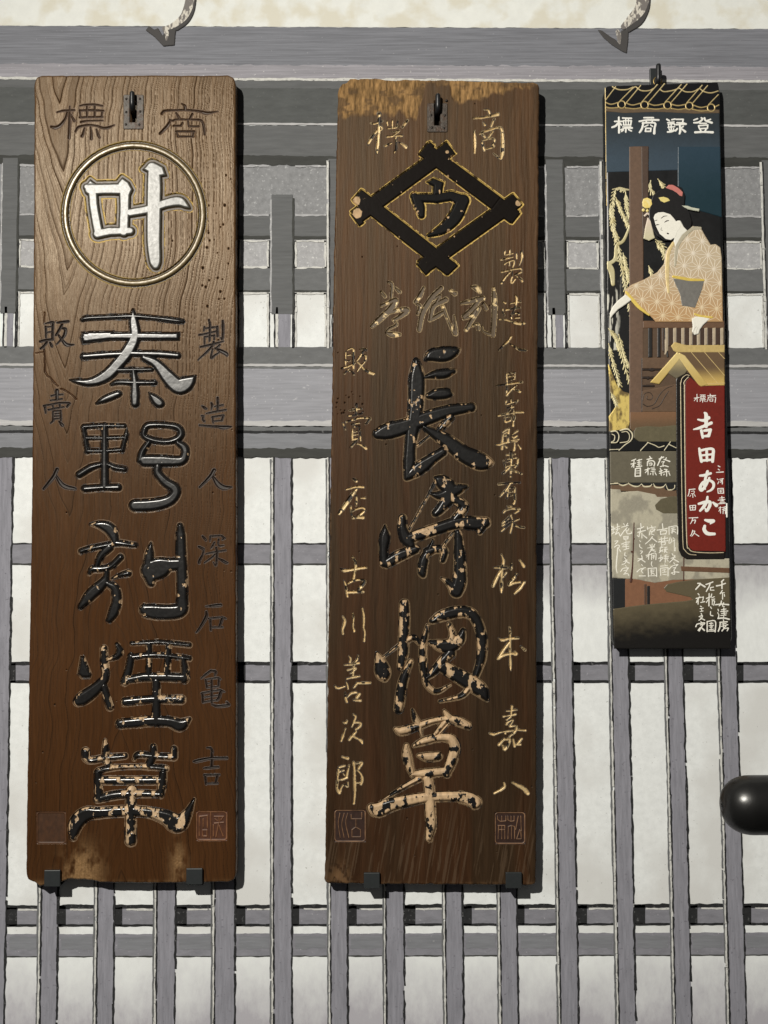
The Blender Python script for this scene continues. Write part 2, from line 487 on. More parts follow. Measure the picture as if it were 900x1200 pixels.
RAISED2 = [
 ('u', (390,85,3.6), "P396,462 428,445 470,462 462,512 420,524 424,480;345,522,34 365,560,46 375,602,28;!350,528,36 440,530,40 500,520,42 548,540,50;550,540,56 516,610,58 465,660,44 405,688,14"),
 ('naga', (430,400,5.625), "385,122,10 430,92,74 510,86,96 570,72,64 612,54,8;375,240,10 440,222,46 510,215,60 572,198,30;408,360,36 460,350,66 520,345,66 557,350,20;325,130,36 330,230,96 328,330,104 320,460,96 300,580,86 285,700,72 280,800,76 262,900,36;72,612,66 150,590,106 270,555,96 400,505,92 540,460,76 690,436,56;555,500,46 500,560,46 470,590,26;490,560,6 330,690,10;370,560,20 430,600,56 530,660,86 640,745,106 740,790,114 795,802,66 825,800,16;272,888,56 350,835,86 440,770,66 500,730,56"),
 ('saki', (430,555,5.625), "120,345,10 118,420,66 110,500,56 115,590,56;132,590,66 220,540,70 320,500,54;235,295,46 235,360,56 260,430,76 290,470,56;452,28,16 500,60,86 550,110,96 530,170,86;418,135,10 500,145,66 580,110,76 655,88,22;530,180,76 480,240,56 452,263,44;560,160,56 610,190,56 640,220,56 610,270,56 580,300,46;270,430,66 360,400,70 480,360,72 600,325,76 720,330,84 780,324,66;770,330,60 745,385,30;435,440,8 420,480,18 380,560,56 365,640,56 370,668,36;400,520,56 450,500,46 510,510,46 500,570,36;570,390,6 500,480,10;600,390,46 610,500,66 615,640,76 610,720,90 590,775,84;590,770,76 540,720,36 492,690,6;460,40,8 280,370,8"),
 ('en', (430,695,5.625), "68,400,16 90,460,66 105,520,96 115,560,46;90,440,8 210,345,12;!247,72,58 248,150,66 245,280,62 240,400,60 228,485,46;270,310,36 310,295,30 345,330,20;290,450,26 260,520,46 235,600,56 220,700,60 210,765,54;400,215,16 375,330,40 370,430,46 380,540,40 400,610,32 460,650,28 552,605,8;430,185,32 500,150,66 600,125,72 690,140,66 740,220,60 760,320,62 755,430,56 720,540,40;420,325,26 480,345,66 540,350,86 610,310,66 635,245,24;545,210,26 565,270,36 550,350,56;550,400,66 500,450,56 440,520,46 390,565,20;510,490,76 590,540,86 680,590,96 750,640,86 790,702,24;680,620,36 620,680,28 480,715,12"),
 ('kusa', (430,825,5.625), "190,165,20 230,180,52 330,150,46 430,115,36 530,100,40 600,115,56 668,145,46;300,38,10 320,100,36 350,150,32 360,205,8;510,48,16 540,90,46;515,120,36 440,215,26;540,130,12 480,195,14;260,275,26 265,340,56 285,420,46 305,465,32;310,275,16 380,245,46 470,225,46 550,230,56 580,290,66 560,370,66 525,460,54;340,340,16 400,350,56 470,345,52;300,465,32 380,460,56 520,445,52;350,490,36 240,550,26 100,637,6;400,490,56 415,570,66 420,700,66 425,800,66 410,888,44;30,685,50 75,700,92 180,660,80 380,620,66 550,610,62 650,620,80 712,650,86"),
]
INCISED2 = [
 ('hyo', (425,130,15), "290,50,50 290,150,50 280,400,50 265,600,50 250,740,36;140,215,14 210,225,30 290,195,26 360,175,16;250,350,40 180,440,50 95,580,44;310,260,24 340,310,26 300,350,24;430,190,30 440,250,24;525,170,26 520,280,24;620,170,26 600,270,24;790,170,36 740,230,40 700,290,20;440,310,20 560,295,24 650,275,24;490,360,14 560,370,20 650,345,24 600,390,20 540,430,14;430,455,30 560,440,24 690,435,30 660,460,14;585,460,36 590,580,36 590,660,36 555,740,16;510,565,22 430,600,30 390,620,24;640,555,14 720,600,40 760,640,54"),
 ('sho', (545,120,15), "335,125,12 410,135,30 430,185,40;145,280,24 300,270,34 440,240,34 570,210,60;320,350,14 350,395,36;515,290,26 460,420,20;165,500,26 170,600,40 175,760,40 170,890,26;250,560,16 320,520,26 440,480,34 580,440,30 640,470,40 660,600,50 660,800,56 650,920,50 620,990,30 500,900,12;490,510,26 410,620,16;310,570,26 350,610,26;300,700,30 320,780,30 340,850,20;310,670,16 420,640,18 500,640,24 520,690,30 480,750,20;340,830,16 500,780,26 490,730,16"),
 ('koku', (430,320,5.625), "690,90,12 725,100,36 745,125,22;620,200,18 690,185,32 765,165,32;740,180,28 690,240,28 640,285,28;640,300,18 690,280,24 720,240,22 740,235,24 700,300,26 655,375,24;690,350,12 730,340,22 735,370,22;770,205,24 785,235,28;835,100,18 842,200,38 838,320,34 830,408,34;830,410,28 770,385,18 760,355,12"),
 ('shi', (430,320,5.625), "375,95,18 350,150,28 320,190,24;330,205,18 350,220,22 335,270,18;490,100,28 430,160,32 370,260,34 345,375,28;440,170,18 480,150,22 460,190,18;520,175,32 440,220,28 420,300,24;415,310,22 470,280,28 500,260,22;500,220,22 540,320,18 585,400,28 575,280,8;550,115,18 580,135,32"),
 ('kan', (430,320,5.625), "140,60,14 165,75,20 160,160,16;95,125,16 120,155,18;190,100,14 215,125,24;95,215,18 150,190,22 190,180,34 160,230,38 90,300,38 35,350,28;120,270,18 200,245,28 265,245,34 230,280,28 175,310,18;175,310,14 195,340,18 150,365,16 130,385,14;130,395,18 170,405,36 215,405,22"),
 ('han', (395,400,18), "205,190,20 300,150,30 345,170,34;345,170,40 345,300,50 340,450,44 345,590,36;185,220,24 180,360,28 180,500,24;205,300,20 285,285,22;210,425,20 280,410,20;95,575,34 200,540,30 300,500,26 390,450,20;250,580,24 150,690,18;250,635,20 320,645,26 355,700,40;485,175,16 550,160,34 600,180,60;550,210,34 480,330,34 420,410,26;520,310,20 590,300,30 610,350,40 580,440,30 500,530,24 420,640,18;430,440,20 490,490,24 560,580,40 650,640,60 770,690,60"),
 ('bai', (395,460,16), "365,220,40 365,300,36 360,420,26;230,345,20 450,300,30;210,440,24 340,425,24 470,395,26;180,550,24 300,510,26 430,480,28 620,475,26;110,580,20 130,620,26 155,690,22;620,490,44 570,560,40 530,590,20;270,600,20 430,570,20;290,690,22 285,880,28;320,640,20 420,630,20;420,640,30 435,760,30 440,905,26;310,740,18 390,725,18;310,800,18 390,785,18;280,885,24 400,860,24;370,900,30 300,970,40 250,1030,24;370,960,20 450,985,30 540,1050,50"),
 ('ten', (390,555,18), "430,115,30 490,145,60 500,170,40;270,340,20 450,290,36 560,280,50 650,290,40;500,330,50 400,460,70 280,640,80 150,820,70 130,860,30;490,440,30 500,560,34 495,670,30;590,520,20 690,515,26;380,700,34 395,830,40 410,920,24;400,800,20 500,750,30 620,725,40 680,770,40 600,850,50 540,890,40;420,930,50 640,930,56"),
 ('furu', (390,645,18), "410,130,20 450,190,44 485,270,50 470,400,50 440,600,44;165,385,20 250,425,60 400,410,50 550,380,50 705,365,40;240,650,30 270,730,40 290,850,40 310,970,36;320,700,30 440,640,40 580,620,40 670,650,60 620,740,70 540,820,50;300,890,50 640,870,50"),
 ('kawa', (390,705,18), "215,315,16 250,400,44 235,500,44 205,590,30 215,680,26;415,240,16 440,320,36 435,420,26 425,520,26 450,620,44;620,140,30 650,280,44 655,430,44 650,560,34 675,650,34 660,840,30"),
 ('zen', (385,760,15), "365,140,16 385,180,24 375,235,30;520,130,24 505,190,34 470,240,24;280,290,14 380,285,22 535,255,36;445,250,22 440,380,20 430,480,16;335,380,18 480,345,18 420,420,16 380,440,10;320,535,22 440,505,24 545,490,24;310,590,16 330,640,30 345,710,20;110,660,20 170,700,34 290,665,20;500,620,26 440,690,20;500,605,26 730,605,34;290,780,20 300,860,34 325,940,30;330,860,16 400,790,28 490,770,26;540,800,44 500,860,36;440,910,24 560,915,30"),
 ('ji', (390,830,18), "220,290,14 265,310,44 300,265,20;270,430,14 225,560,34 180,690,36;435,135,26 480,180,40 450,270,44 400,395,24;450,310,24 560,300,34 590,350,50 520,430,34 480,440,30 490,500,36 420,570,40 350,665,34;430,590,30 520,640,34 600,690,60 620,740,34"),
 ('ro', (385,880,10.9), "175,75,14 215,90,20 245,95,28;130,210,14 210,190,18;265,185,18 245,260,26 230,330,34;130,270,14 200,250,14;180,280,8 200,310,16;125,230,16 115,370,22 110,470,22 135,530,40;120,370,14 170,365,20 235,340,30;140,525,30 185,440,16 240,450,28 245,400,14;320,145,20 330,250,24 335,400,28 335,550,26 325,670,24;345,160,10 430,150,20 400,200,28 385,230,16;370,250,14 415,300,22 430,370,26 415,425,20;340,410,10 420,405,14"),
 ('sei', (575,285,18), "300,170,26 295,240,24;320,245,24 470,215,26;400,150,26 405,240,22;215,350,24 350,320,30 470,290,24;290,450,26 340,410,24 480,360,30 495,430,34 465,500,30;400,380,20 395,470,18;545,220,30 550,320,36;650,180,40 665,270,44 640,380,34 605,465,16;230,610,28 440,560,30 620,535,30 655,560,16;430,600,24 330,700,30 230,845,50;460,600,24 455,700,28 430,790,24 450,840,30 520,760,24;640,610,30 520,670,34;550,700,24 630,745,30 670,800,44"),
 ('zo', (575,340,15), "225,205,24 260,230,28;210,330,20 215,390,24 245,440,28;150,515,20 280,525,26 400,570,40 520,590,50 600,585,30;435,100,24 460,150,40 440,280,30 390,400,24;345,235,24 400,225,22 525,205,26;265,350,24 390,325,24 515,310,26;360,460,30 370,500,24;380,425,26 480,400,26 500,430,26;430,490,24 510,485,20"),
 ('nin', (575,340,15), "360,820,30 310,900,34 220,980,28 145,1060,24;340,945,14 430,1000,30 500,1045,44 600,1060,40 635,1060,14"),
 ('naga', (575,430,16), "320,130,16 465,100,20;300,130,24 305,220,24 310,330,24 295,480,22;330,185,16 430,170,18;350,240,16 440,230,18;455,110,16 455,230,16;110,355,26 320,325,26 590,285,28;300,530,30 390,425,26 490,345,16;410,410,20 550,465,34"),
 ('saki', (575,430,16), "290,640,24 295,700,30 400,670,20 510,630,20;380,610,24 385,660,22;510,630,24 460,690,20;310,770,20 430,750,20;395,720,16 390,780,18 330,840,18;400,790,18 435,830,20;130,920,26 300,880,24 460,855,22 610,850,28;270,950,24 280,1030,34 370,1000,26 370,930,18 290,950,16;430,880,22 450,950,28 430,1010,26 420,1100,44"),
 ('ken', (575,500,18), "265,160,20 245,320,36;250,120,14 340,60,20 395,60,20;385,50,30 370,200,36 365,330,30;290,140,16 360,110,18;290,200,16 360,180,18;110,380,24 180,380,34 300,340,26 400,330,22;245,410,34 240,470,34;305,400,20 335,440,28;450,170,18 570,90,24;450,210,30 490,230,34 560,190,30;430,290,24 590,270,24;550,310,24 430,320,14;500,340,24 505,420,36 490,495,40;580,380,20 630,460,30"),
 ('higashi', (575,500,18), "430,540,40 435,650,40 435,740,36 430,880,34 425,990,26;340,600,20 520,580,18;275,720,14 300,800,28 325,860,30;580,690,36 560,790,34 510,860,26;340,690,16 540,660,16;340,750,16 430,730,14;330,840,22 540,800,22;400,860,30 260,990,34;450,920,24 560,960,34 655,995,26;415,1050,36 420,1052,36"),
 ('ari', (575,560,17.14), "160,130,30 330,110,26 585,95,30;400,110,24 320,230,30 190,375,24;350,220,24 345,320,28 330,410,28;370,210,18 480,195,20;485,210,34 480,350,40 485,470,36 465,520,44;365,290,16 430,280,14;365,360,16 430,350,14"),
 ('ie', (575,560,17.14), "335,575,18 410,580,26;260,700,30 300,655,24 430,620,22 580,630,26;560,660,40 490,710,30;410,750,30 330,830,30 240,910,24;390,860,28 240,960,30;390,920,28 215,1070,34;400,750,20 440,850,20 430,950,34 395,1105,34;560,830,28 470,875,20;450,930,24 540,980,34 670,1000,26"),
 ('matsu', (570,645,16.36), "290,85,20 325,200,40 305,350,30 290,500,40 290,700,46 288,810,24;150,335,24 240,330,44 390,330,44;280,380,30 200,520,50 130,680,50;390,420,14 320,510,30;490,235,16 470,320,60 470,370,24;640,190,24 690,260,50 720,310,40;580,450,40 520,540,50 440,640,50;440,660,50 540,620,40 640,610,40;720,610,50 650,720,50 530,830,30"),
 ('moto', (570,730,16.36), "445,85,20 458,200,36 450,400,30 455,600,34 460,750,50 465,910,16;235,295,20 310,330,44 440,300,40 610,290,36;440,370,40 340,500,50 220,680,44;230,680,40 320,620,50 480,590,44 575,600,40 540,545,14;665,450,20 740,520,40"),
 ('ka', (570,820,16.36), "490,120,34 480,200,36 465,320,24 390,385,24;380,220,20 470,215,22 580,190,34;320,325,24 400,310,24 560,280,28;385,470,36 400,440,24 510,390,22 480,460,24 450,510,24 540,500,16;65,645,24 150,665,36 300,620,24 510,595,20;360,640,34 362,645,30;580,510,24 560,600,40 440,715,16;590,580,30 750,590,40;340,750,30 240,860,46;340,770,20 440,760,40 420,850,44 350,950,50 310,870,24;510,760,24 540,890,34;680,745,40 590,850,34;560,860,24 655,860,24"),
 ('hachi', (570,900,8.28), "170,140,10 175,180,20 140,210,24 75,245,22;250,140,10 300,165,26 360,200,38 400,245,30"),
]
SEAL2 = [((385,880,10.9), (82,760,468,1155), "!290,820,9 290,870,9 425,870,9 425,790,9;350,870,9 350,970,9;!350,975,9 300,1010,9 300,1100,9 410,1100,9 410,1010,9 350,975,9;145,800,9 125,930,9 150,1110,9;200,800,8 170,940,8 200,1110,8;245,800,8 220,920,8 260,1110,8"),
         ((570,900,8.28), (88,435,372,732), "!110,470,7 110,500,7 135,520,7 190,515,7 190,470,7;150,470,6 150,510,6;!210,470,7 210,505,7 235,520,7 270,515,7 270,470,7;240,470,6 240,515,6;!115,560,7 180,560,7 180,690,7;!120,560,7 115,690,7;150,560,6 150,690,6;120,600,6 180,600,6;!215,570,7 245,560,7 275,570,7 275,690,7;215,570,7 210,690,7;245,570,6 245,690,6;!310,470,7 285,600,7;335,470,7 340,610,7;!325,600,7 295,690,7 340,690,7 335,610,7")]
TITLE3 = [
 ('hyo', (715,130,12.857), "130,100,24 135,200,28 135,330,28;70,160,20 190,160,20;120,190,28 80,230,30 30,250,24;150,190,20 170,215,20;190,110,20 320,115,22;!200,150,16 320,150,18 310,215,18 205,215,18 200,150,16;235,115,14 240,210,14;275,115,14 275,210,14;190,245,14 310,240,14;165,285,20 220,265,18 330,260,24;240,270,18 235,320,22;200,290,18 175,310,18;280,285,20 320,305,18"),
 ('sho', (715,130,12.857), "510,105,20 650,105,22;440,160,22 560,140,24 730,140,26;540,150,20 555,185,18;640,150,18 625,185,18;500,190,28 480,270,28 445,325,26;490,185,24 600,180,22 680,190,24 670,260,28 665,340,34;520,240,18 570,215,14;610,215,14 640,235,16;!540,265,20 615,265,20 610,310,20 530,310,20 540,265,20"),
 ('roku', (775,130,12.857), "85,130,24 120,150,20;160,135,20 205,125,20;!95,180,16 190,170,18;105,205,16 190,195,18 200,215,16;110,210,14 110,250,14;!100,250,16 200,240,16;150,180,18 150,310,18;115,270,14 130,300,16;185,265,14 175,300,14;95,320,22 150,315,22 210,295,20;!225,130,18 330,130,20 320,180,20 235,180,18;!320,180,20 370,200,26 225,210,20;280,210,24 285,300,30 275,345,24;240,270,24 215,305,16;330,235,18 300,260,16;310,275,18 360,315,30"),
 ('to', (775,130,12.857), "490,140,18 545,120,20;490,180,20 560,175,26 620,130,24 600,105,16;650,110,24 670,150,22 760,180,30;740,130,18 690,150,18;580,190,18 680,190,18;!560,225,18 700,215,18 695,265,18 575,270,18 560,225,18;585,280,18 600,310,18;675,280,20 655,310,18;510,325,30 640,320,26 775,325,32"),
]
RED3 = [
 ('shohyo', (795,440,10), "180,270,8 240,262,9;212,225,8 215,310,9;205,270,8 180,300,7;250,232,8 310,232,8;!252,248,6 308,248,7 305,275,7 255,275,7 252,248,6;270,235,6 270,272,6;290,235,6 290,272,6;245,290,7 315,288,8;280,290,7 278,318,7;255,300,6 245,310,6;295,300,6 312,310,7;365,222,8 372,235,8;335,242,8 430,238,9;345,262,8 340,290,8 328,310,7;345,260,8 425,258,8 428,290,9 425,318,9;365,248,7 370,258,7;400,246,7 395,256,7;!362,280,7 400,278,7 396,305,7 365,305,7 362,280,7"),
 ('kichi', (795,440,10), "300,440,20 320,470,44 320,600,40;225,520,20 290,530,34 350,500,40;175,635,16 250,615,34 380,560,36;265,650,34 280,730,30;!300,650,30 370,640,36 350,710,36 290,715,24"),
 ('ta', (795,440,10), "240,860,26 250,930,34 265,1010,34;250,885,30 330,865,28 400,870,34 400,940,36 395,1010,34;325,870,30 330,1000,30;260,940,24 400,925,24;265,1000,28 395,990,28"),
 ('a', (795,530,9.23), "230,255,24 280,250,30 345,230,26;310,210,30 290,280,30 275,360,26 285,400,16;330,280,24 300,350,24 250,410,34 230,390,34 260,330,30 320,305,26 370,330,30 375,375,28 350,410,24 305,430,14"),
 ('ka', (795,530,9.23), "215,560,24 270,545,34 335,540,34 330,590,34 300,635,30 285,610,14;310,485,24 300,540,30 270,590,34 230,635,24;370,545,20 405,575,40"),
 ('ko', (795,530,9.23), "285,735,24 330,745,40 375,745,34 340,775,14;280,800,30 275,840,40 310,880,40 385,885,30"),
 ('mikawa', (795,530,9.23), "425,150,10 445,160,10;425,185,9 440,195,10;405,220,9 480,215,11;415,290,8 425,300,9;420,345,8 432,320,9;440,295,9 480,288,9;470,295,9 470,345,10;445,310,7 460,308,7 455,325,7 445,325,7;!420,395,9 480,392,9 485,445,9 425,445,9 420,395,9;435,410,7 470,408,7;440,425,7 468,422,7;452,410,7 452,435,7;465,480,9 468,520,9;440,497,8 490,492,8;425,520,9 495,512,9;450,530,8 485,525,8;445,545,9 490,540,9;425,560,9 500,552,10;430,605,8 460,598,8;448,590,8 450,660,9;445,615,7 432,640,7;470,600,8 505,592,8;470,620,8 510,612,8;478,635,7 478,665,8;478,635,7 505,632,7 505,665,8;490,600,7 485,625,7;518,560,9 520,700,8"),
 ('harada', (795,530,9.23), "110,405,9 175,400,10;115,410,10 108,450,10 98,475,8;135,425,7 165,422,7 160,450,7 135,450,7;150,450,8 152,490,9;130,465,7 120,480,7;168,460,8 180,480,8;!118,580,9 182,575,9 178,625,9 125,628,9 118,580,9;150,580,8 150,625,8;122,602,7 180,600,7;110,712,9 205,708,10;150,715,9 140,750,9 125,775,8;148,740,8 180,735,9 170,770,9;150,845,9 140,880,9 125,905,8;150,855,8 172,855,8 160,885,9 140,908,8;165,875,8 215,908,11"),
]
SMALL3 = [
 ((730,530,12.857), "580,70,16 560,110,16 520,200,16;540,105,14 610,75,16;650,85,14 640,110,14;615,110,14 700,140,18;580,150,12 620,140,12 600,170,12;560,220,14 620,205,14 680,220,14;600,180,12 605,215,12;560,250,14 575,275,14;545,290,14 590,280,14;570,290,14 575,350,14;545,320,12 600,310,12;620,260,14 660,265,14 640,290,14;610,300,12 690,290,14;655,300,14 655,360,14;690,310,12 705,350,12;620,330,12 610,345,10", 'band'),
 ((730,530,12.857), "400,65,16 415,90,14;360,110,14 430,95,16;390,110,12 380,150,14;365,150,14 365,205,14;370,140,14 440,130,16 475,160,16 465,210,16;390,170,12 430,165,12 430,195,12 395,195,12;330,270,14 400,250,14;375,240,14 375,340,14;370,270,12 335,310,12;420,240,12 470,240,12;430,265,10 485,260,12;420,290,12 480,285,12;450,290,12 450,345,12;415,320,12 410,335,12;480,310,14 500,345,12", 'band'),
 ((730,530,12.857), "190,105,14 130,130,14;120,180,14 190,165,12;165,120,14 160,230,14;155,180,12 130,225,12;210,130,12 280,110,14;215,160,10 270,150,12;240,110,14 240,210,14;215,185,10 270,180,10;200,220,14 280,210,16;!185,250,16 260,240,18 260,360,18 180,365,16 185,250,16;200,285,10 245,280,10;200,315,10 245,315,10", 'band'),
 ((710,605,15), "90,180,16 160,220,14;125,180,16 125,300,16;90,240,16 150,230,14;110,310,14 155,280,12;200,140,16 205,180,14;175,200,12 235,180,14;170,240,12 240,220,14;205,240,14 170,320,16 220,290,14 245,340,16;200,200,12 200,240,12;155,440,14 210,435,16 165,490,16;150,545,16 200,510,16 235,520,18 220,570,14;205,560,20 200,650,20 185,800,22 180,920,18 195,1000,12;235,590,16 255,620,18", 'curtain'),
 ((710,605,15), "310,130,12 325,160,12;380,125,12 360,165,14;275,195,14 390,165,14;370,200,14 310,270,16 255,355,14;350,230,14 360,270,16 380,310,16 445,300,18 440,270,10;400,220,12 380,260,12;!310,360,14 390,355,16 385,400,14 315,410,14 310,360,14;330,385,12 380,380,12;350,420,14 355,570,14;275,490,16 350,460,14 410,455,16;300,510,14 390,490,14;290,540,14 400,530,14;310,595,12 400,565,12;335,640,12 330,690,14 360,700,12;325,730,14 350,760,14;310,800,12 370,770,14 330,830,14 280,850,12;340,790,14 410,825,18;340,870,12 360,885,12;260,970,16 300,920,14 390,910,16 370,940,12;310,960,12 370,950,12 330,1000,14;310,1020,14 380,1010,14 400,1040,16", 'curtain'),
 ((710,605,15), "610,130,16 615,190,16;550,225,16 620,210,18 660,185,16;560,285,16 690,250,18;600,220,14 605,290,14;590,290,14 580,360,14;630,300,14 630,385,14;550,340,14 565,360,12;650,330,14 715,385,20;590,430,12 610,450,12;590,500,14 595,540,14 630,565,14;600,610,12 640,620,14 610,660,12;625,690,14 630,740,14 560,790,14;560,745,12 640,750,14;620,760,14 685,805,18;625,850,14 640,870,12;545,980,18 600,930,14 690,905,16;660,920,14 620,960,14 650,1000,14;585,1050,14 690,1050,16", 'curtain'),
 ((750,605,15), "125,190,14 130,230,16;130,215,12 270,190,14;200,170,14 215,210,14;180,240,12 160,330,14;200,230,14 260,230,14 200,290,14;170,270,12 250,260,14;190,310,14 240,330,14;215,360,14 170,420,14 90,490,12;210,385,14 290,450,16;170,500,12 190,540,14;210,490,12 205,570,14;260,490,12 230,540,14;130,560,12 250,540,14;220,570,14 160,640,14;210,600,14 270,620,14;180,580,12 250,590,12;105,690,14 190,670,14;155,650,14 145,760,14;140,700,12 110,720,10;200,660,12 200,760,14;200,660,12 275,655,14 275,765,16;220,690,12 255,685,12;220,720,12 255,715,12;235,690,10 235,750,12;205,800,14 195,850,14 215,885,12;!140,920,16 285,910,16 290,1060,16;140,920,16 145,1060,16;180,950,12 250,945,12;200,940,12 195,1030,12;180,980,12 240,975,14;210,1000,12 250,1020,14;150,1050,12 290,1045,12", 'curtain'),
 ((750,605,15), "390,135,16 400,230,16;300,245,18 390,235,16 475,215,16;355,270,16 360,325,16;355,265,14 460,255,16 450,315,16;365,320,14 450,310,14;370,370,14 380,440,14;435,350,14 425,440,14;335,410,14 480,385,16;320,455,16 490,430,16;370,470,12 375,510,14;370,465,12 440,460,14 435,500,14;375,510,12 435,500,12;345,560,14 400,545,14;370,530,14 345,610,14;350,600,12 400,620,14;335,640,14 400,590,12;425,550,12 470,545,14;420,590,12 480,580,14;450,550,12 450,620,14;425,610,12 475,640,14;430,570,10 430,640,12;325,740,14 400,720,14;365,680,14 360,790,14;345,790,14 400,740,12;430,690,14 470,680,14;425,715,12 495,710,14;420,745,14 490,740,16;450,690,12 440,810,14;470,760,12 490,790,14;360,880,14 480,870,14;430,840,12 440,860,12;!360,915,16 490,905,16 490,1050,16;360,915,16 360,1045,16;390,950,12 450,940,12;420,940,12 430,980,12;390,990,12 460,980,12;400,1020,12 460,1030,14", 'curtain'),
 ((750,605,15), "!505,190,16 510,320,16;510,190,14 650,180,16 655,315,18;545,215,12 610,205,12;540,245,12 620,235,12;580,200,12 560,300,14;590,260,12 625,290,14;540,280,12 600,270,12;525,380,14 505,470,14 540,465,14 550,400,12;580,380,12 600,400,12;570,440,12 610,420,12;600,420,12 600,610,12;620,550,10 615,610,12;560,660,14 580,690,14;610,690,14 580,750,14 520,810,14;540,740,12 620,720,14;580,750,16 675,805,20;590,820,14 605,840,14;510,930,16 560,880,14 660,850,16 630,880,12;575,910,12 625,900,12 590,950,14;545,1000,14 600,980,14 680,985,18;600,950,14 605,1020,14 560,1010,12", 'curtain'),
 ((805,670,15), "640,140,20 600,180,20;515,250,24 590,235,20 670,205,20;610,190,20 610,295,20;615,330,16 580,385,18;590,370,14 650,370,16;620,380,16 620,480,18;650,400,14 655,430,16;600,515,20 590,570,18 560,600,16;500,580,20 600,570,20 725,580,24;640,545,16 620,600,18 650,615,14;540,660,16 550,690,14;535,720,14 555,760,14 545,810,18;540,820,22 640,815,22 735,835,24;640,640,16 650,760,18;600,670,16 680,655,16;590,700,16 710,690,18;600,735,14 690,725,16;590,770,14 680,760,16;640,780,14 640,810,12;635,845,16 640,870,14;575,890,20 700,880,20;580,900,20 570,980,22 545,1045,20;610,920,14 680,910,16;640,910,16 635,980,16;600,960,14 710,930,16;680,950,16 610,1040,18;660,1000,14 720,990,18 700,1040,14", 'ground'),
 ((805,670,15), "330,225,20 390,205,20 450,180,18;400,210,20 380,270,20 335,345,18;410,280,14 405,325,14;410,280,14 460,270,16;405,325,14 470,325,16;335,470,16 420,440,16;385,385,18 380,600,20;370,490,14 335,540,14;430,390,16 420,440,16;430,460,14 475,440,16;430,490,14 480,480,16;440,510,14 440,580,16;450,510,14 480,520,16 465,590,16;410,620,16 425,645,16;410,700,14 410,760,16 450,775,16;350,880,20 350,1050,20;350,875,18 490,870,18 490,1055,20;390,910,14 450,905,14;420,890,14 415,940,14;380,950,14 460,940,14;400,975,14 445,970,14;385,1020,14 460,1010,14;420,940,12 420,1020,12;350,1045,14 485,1040,16", 'ground'),
 ((805,670,15), "185,205,18 230,215,22 150,310,20;230,215,20 310,265,26;190,385,16 210,410,16;155,470,16 240,450,16;215,440,14 165,520,14;195,480,16 190,570,16;160,540,14 190,520,10;260,450,16 285,445,14 270,510,14;240,540,16 305,525,18;230,605,14 250,615,14;225,650,14 280,640,16;250,650,12 255,690,12;225,700,12 280,690,12;245,735,14 255,755,14;210,790,16 265,770,16 250,820,16 205,855,14;230,810,14 305,850,18;240,880,16 255,900,16;150,965,20 180,920,18 300,900,20 290,930,14;230,935,16 270,935,16 210,1040,20;190,1030,16 240,980,16 300,1030,22 260,1000,12", 'ground'),
]

# ---------------------------------------------------------------- the wall and its painted lattice front
def box_np(lo, hi):
    x0, y0, z0 = lo
    x1, y1, z1 = hi
    V = np.array([(x, y, z) for x in (x0, x1) for y in (y0, y1) for z in (z0, z1)])
    Q = np.array([[0, 1, 3, 2], [4, 6, 7, 5], [0, 4, 5, 1], [2, 3, 7, 6], [0, 2, 6, 4], [1, 5, 7, 3]])
    return V, Q


CREAM = lin(229, 229, 222)
m_white = mat_paint('mural_white', CREAM, (130, 90, 130), 0.075, lin(160, 158, 150), 0.665, c2=lin(214, 212, 204), blotch=9)
V, Q = box_np((-1.3, 0.0, 0.30), (1.3, 0.06, 2.60))
wall = mesh_np('wall', V, Q, m_white, smooth=False)
tag(wall, kind='structure')
mural_root = wall

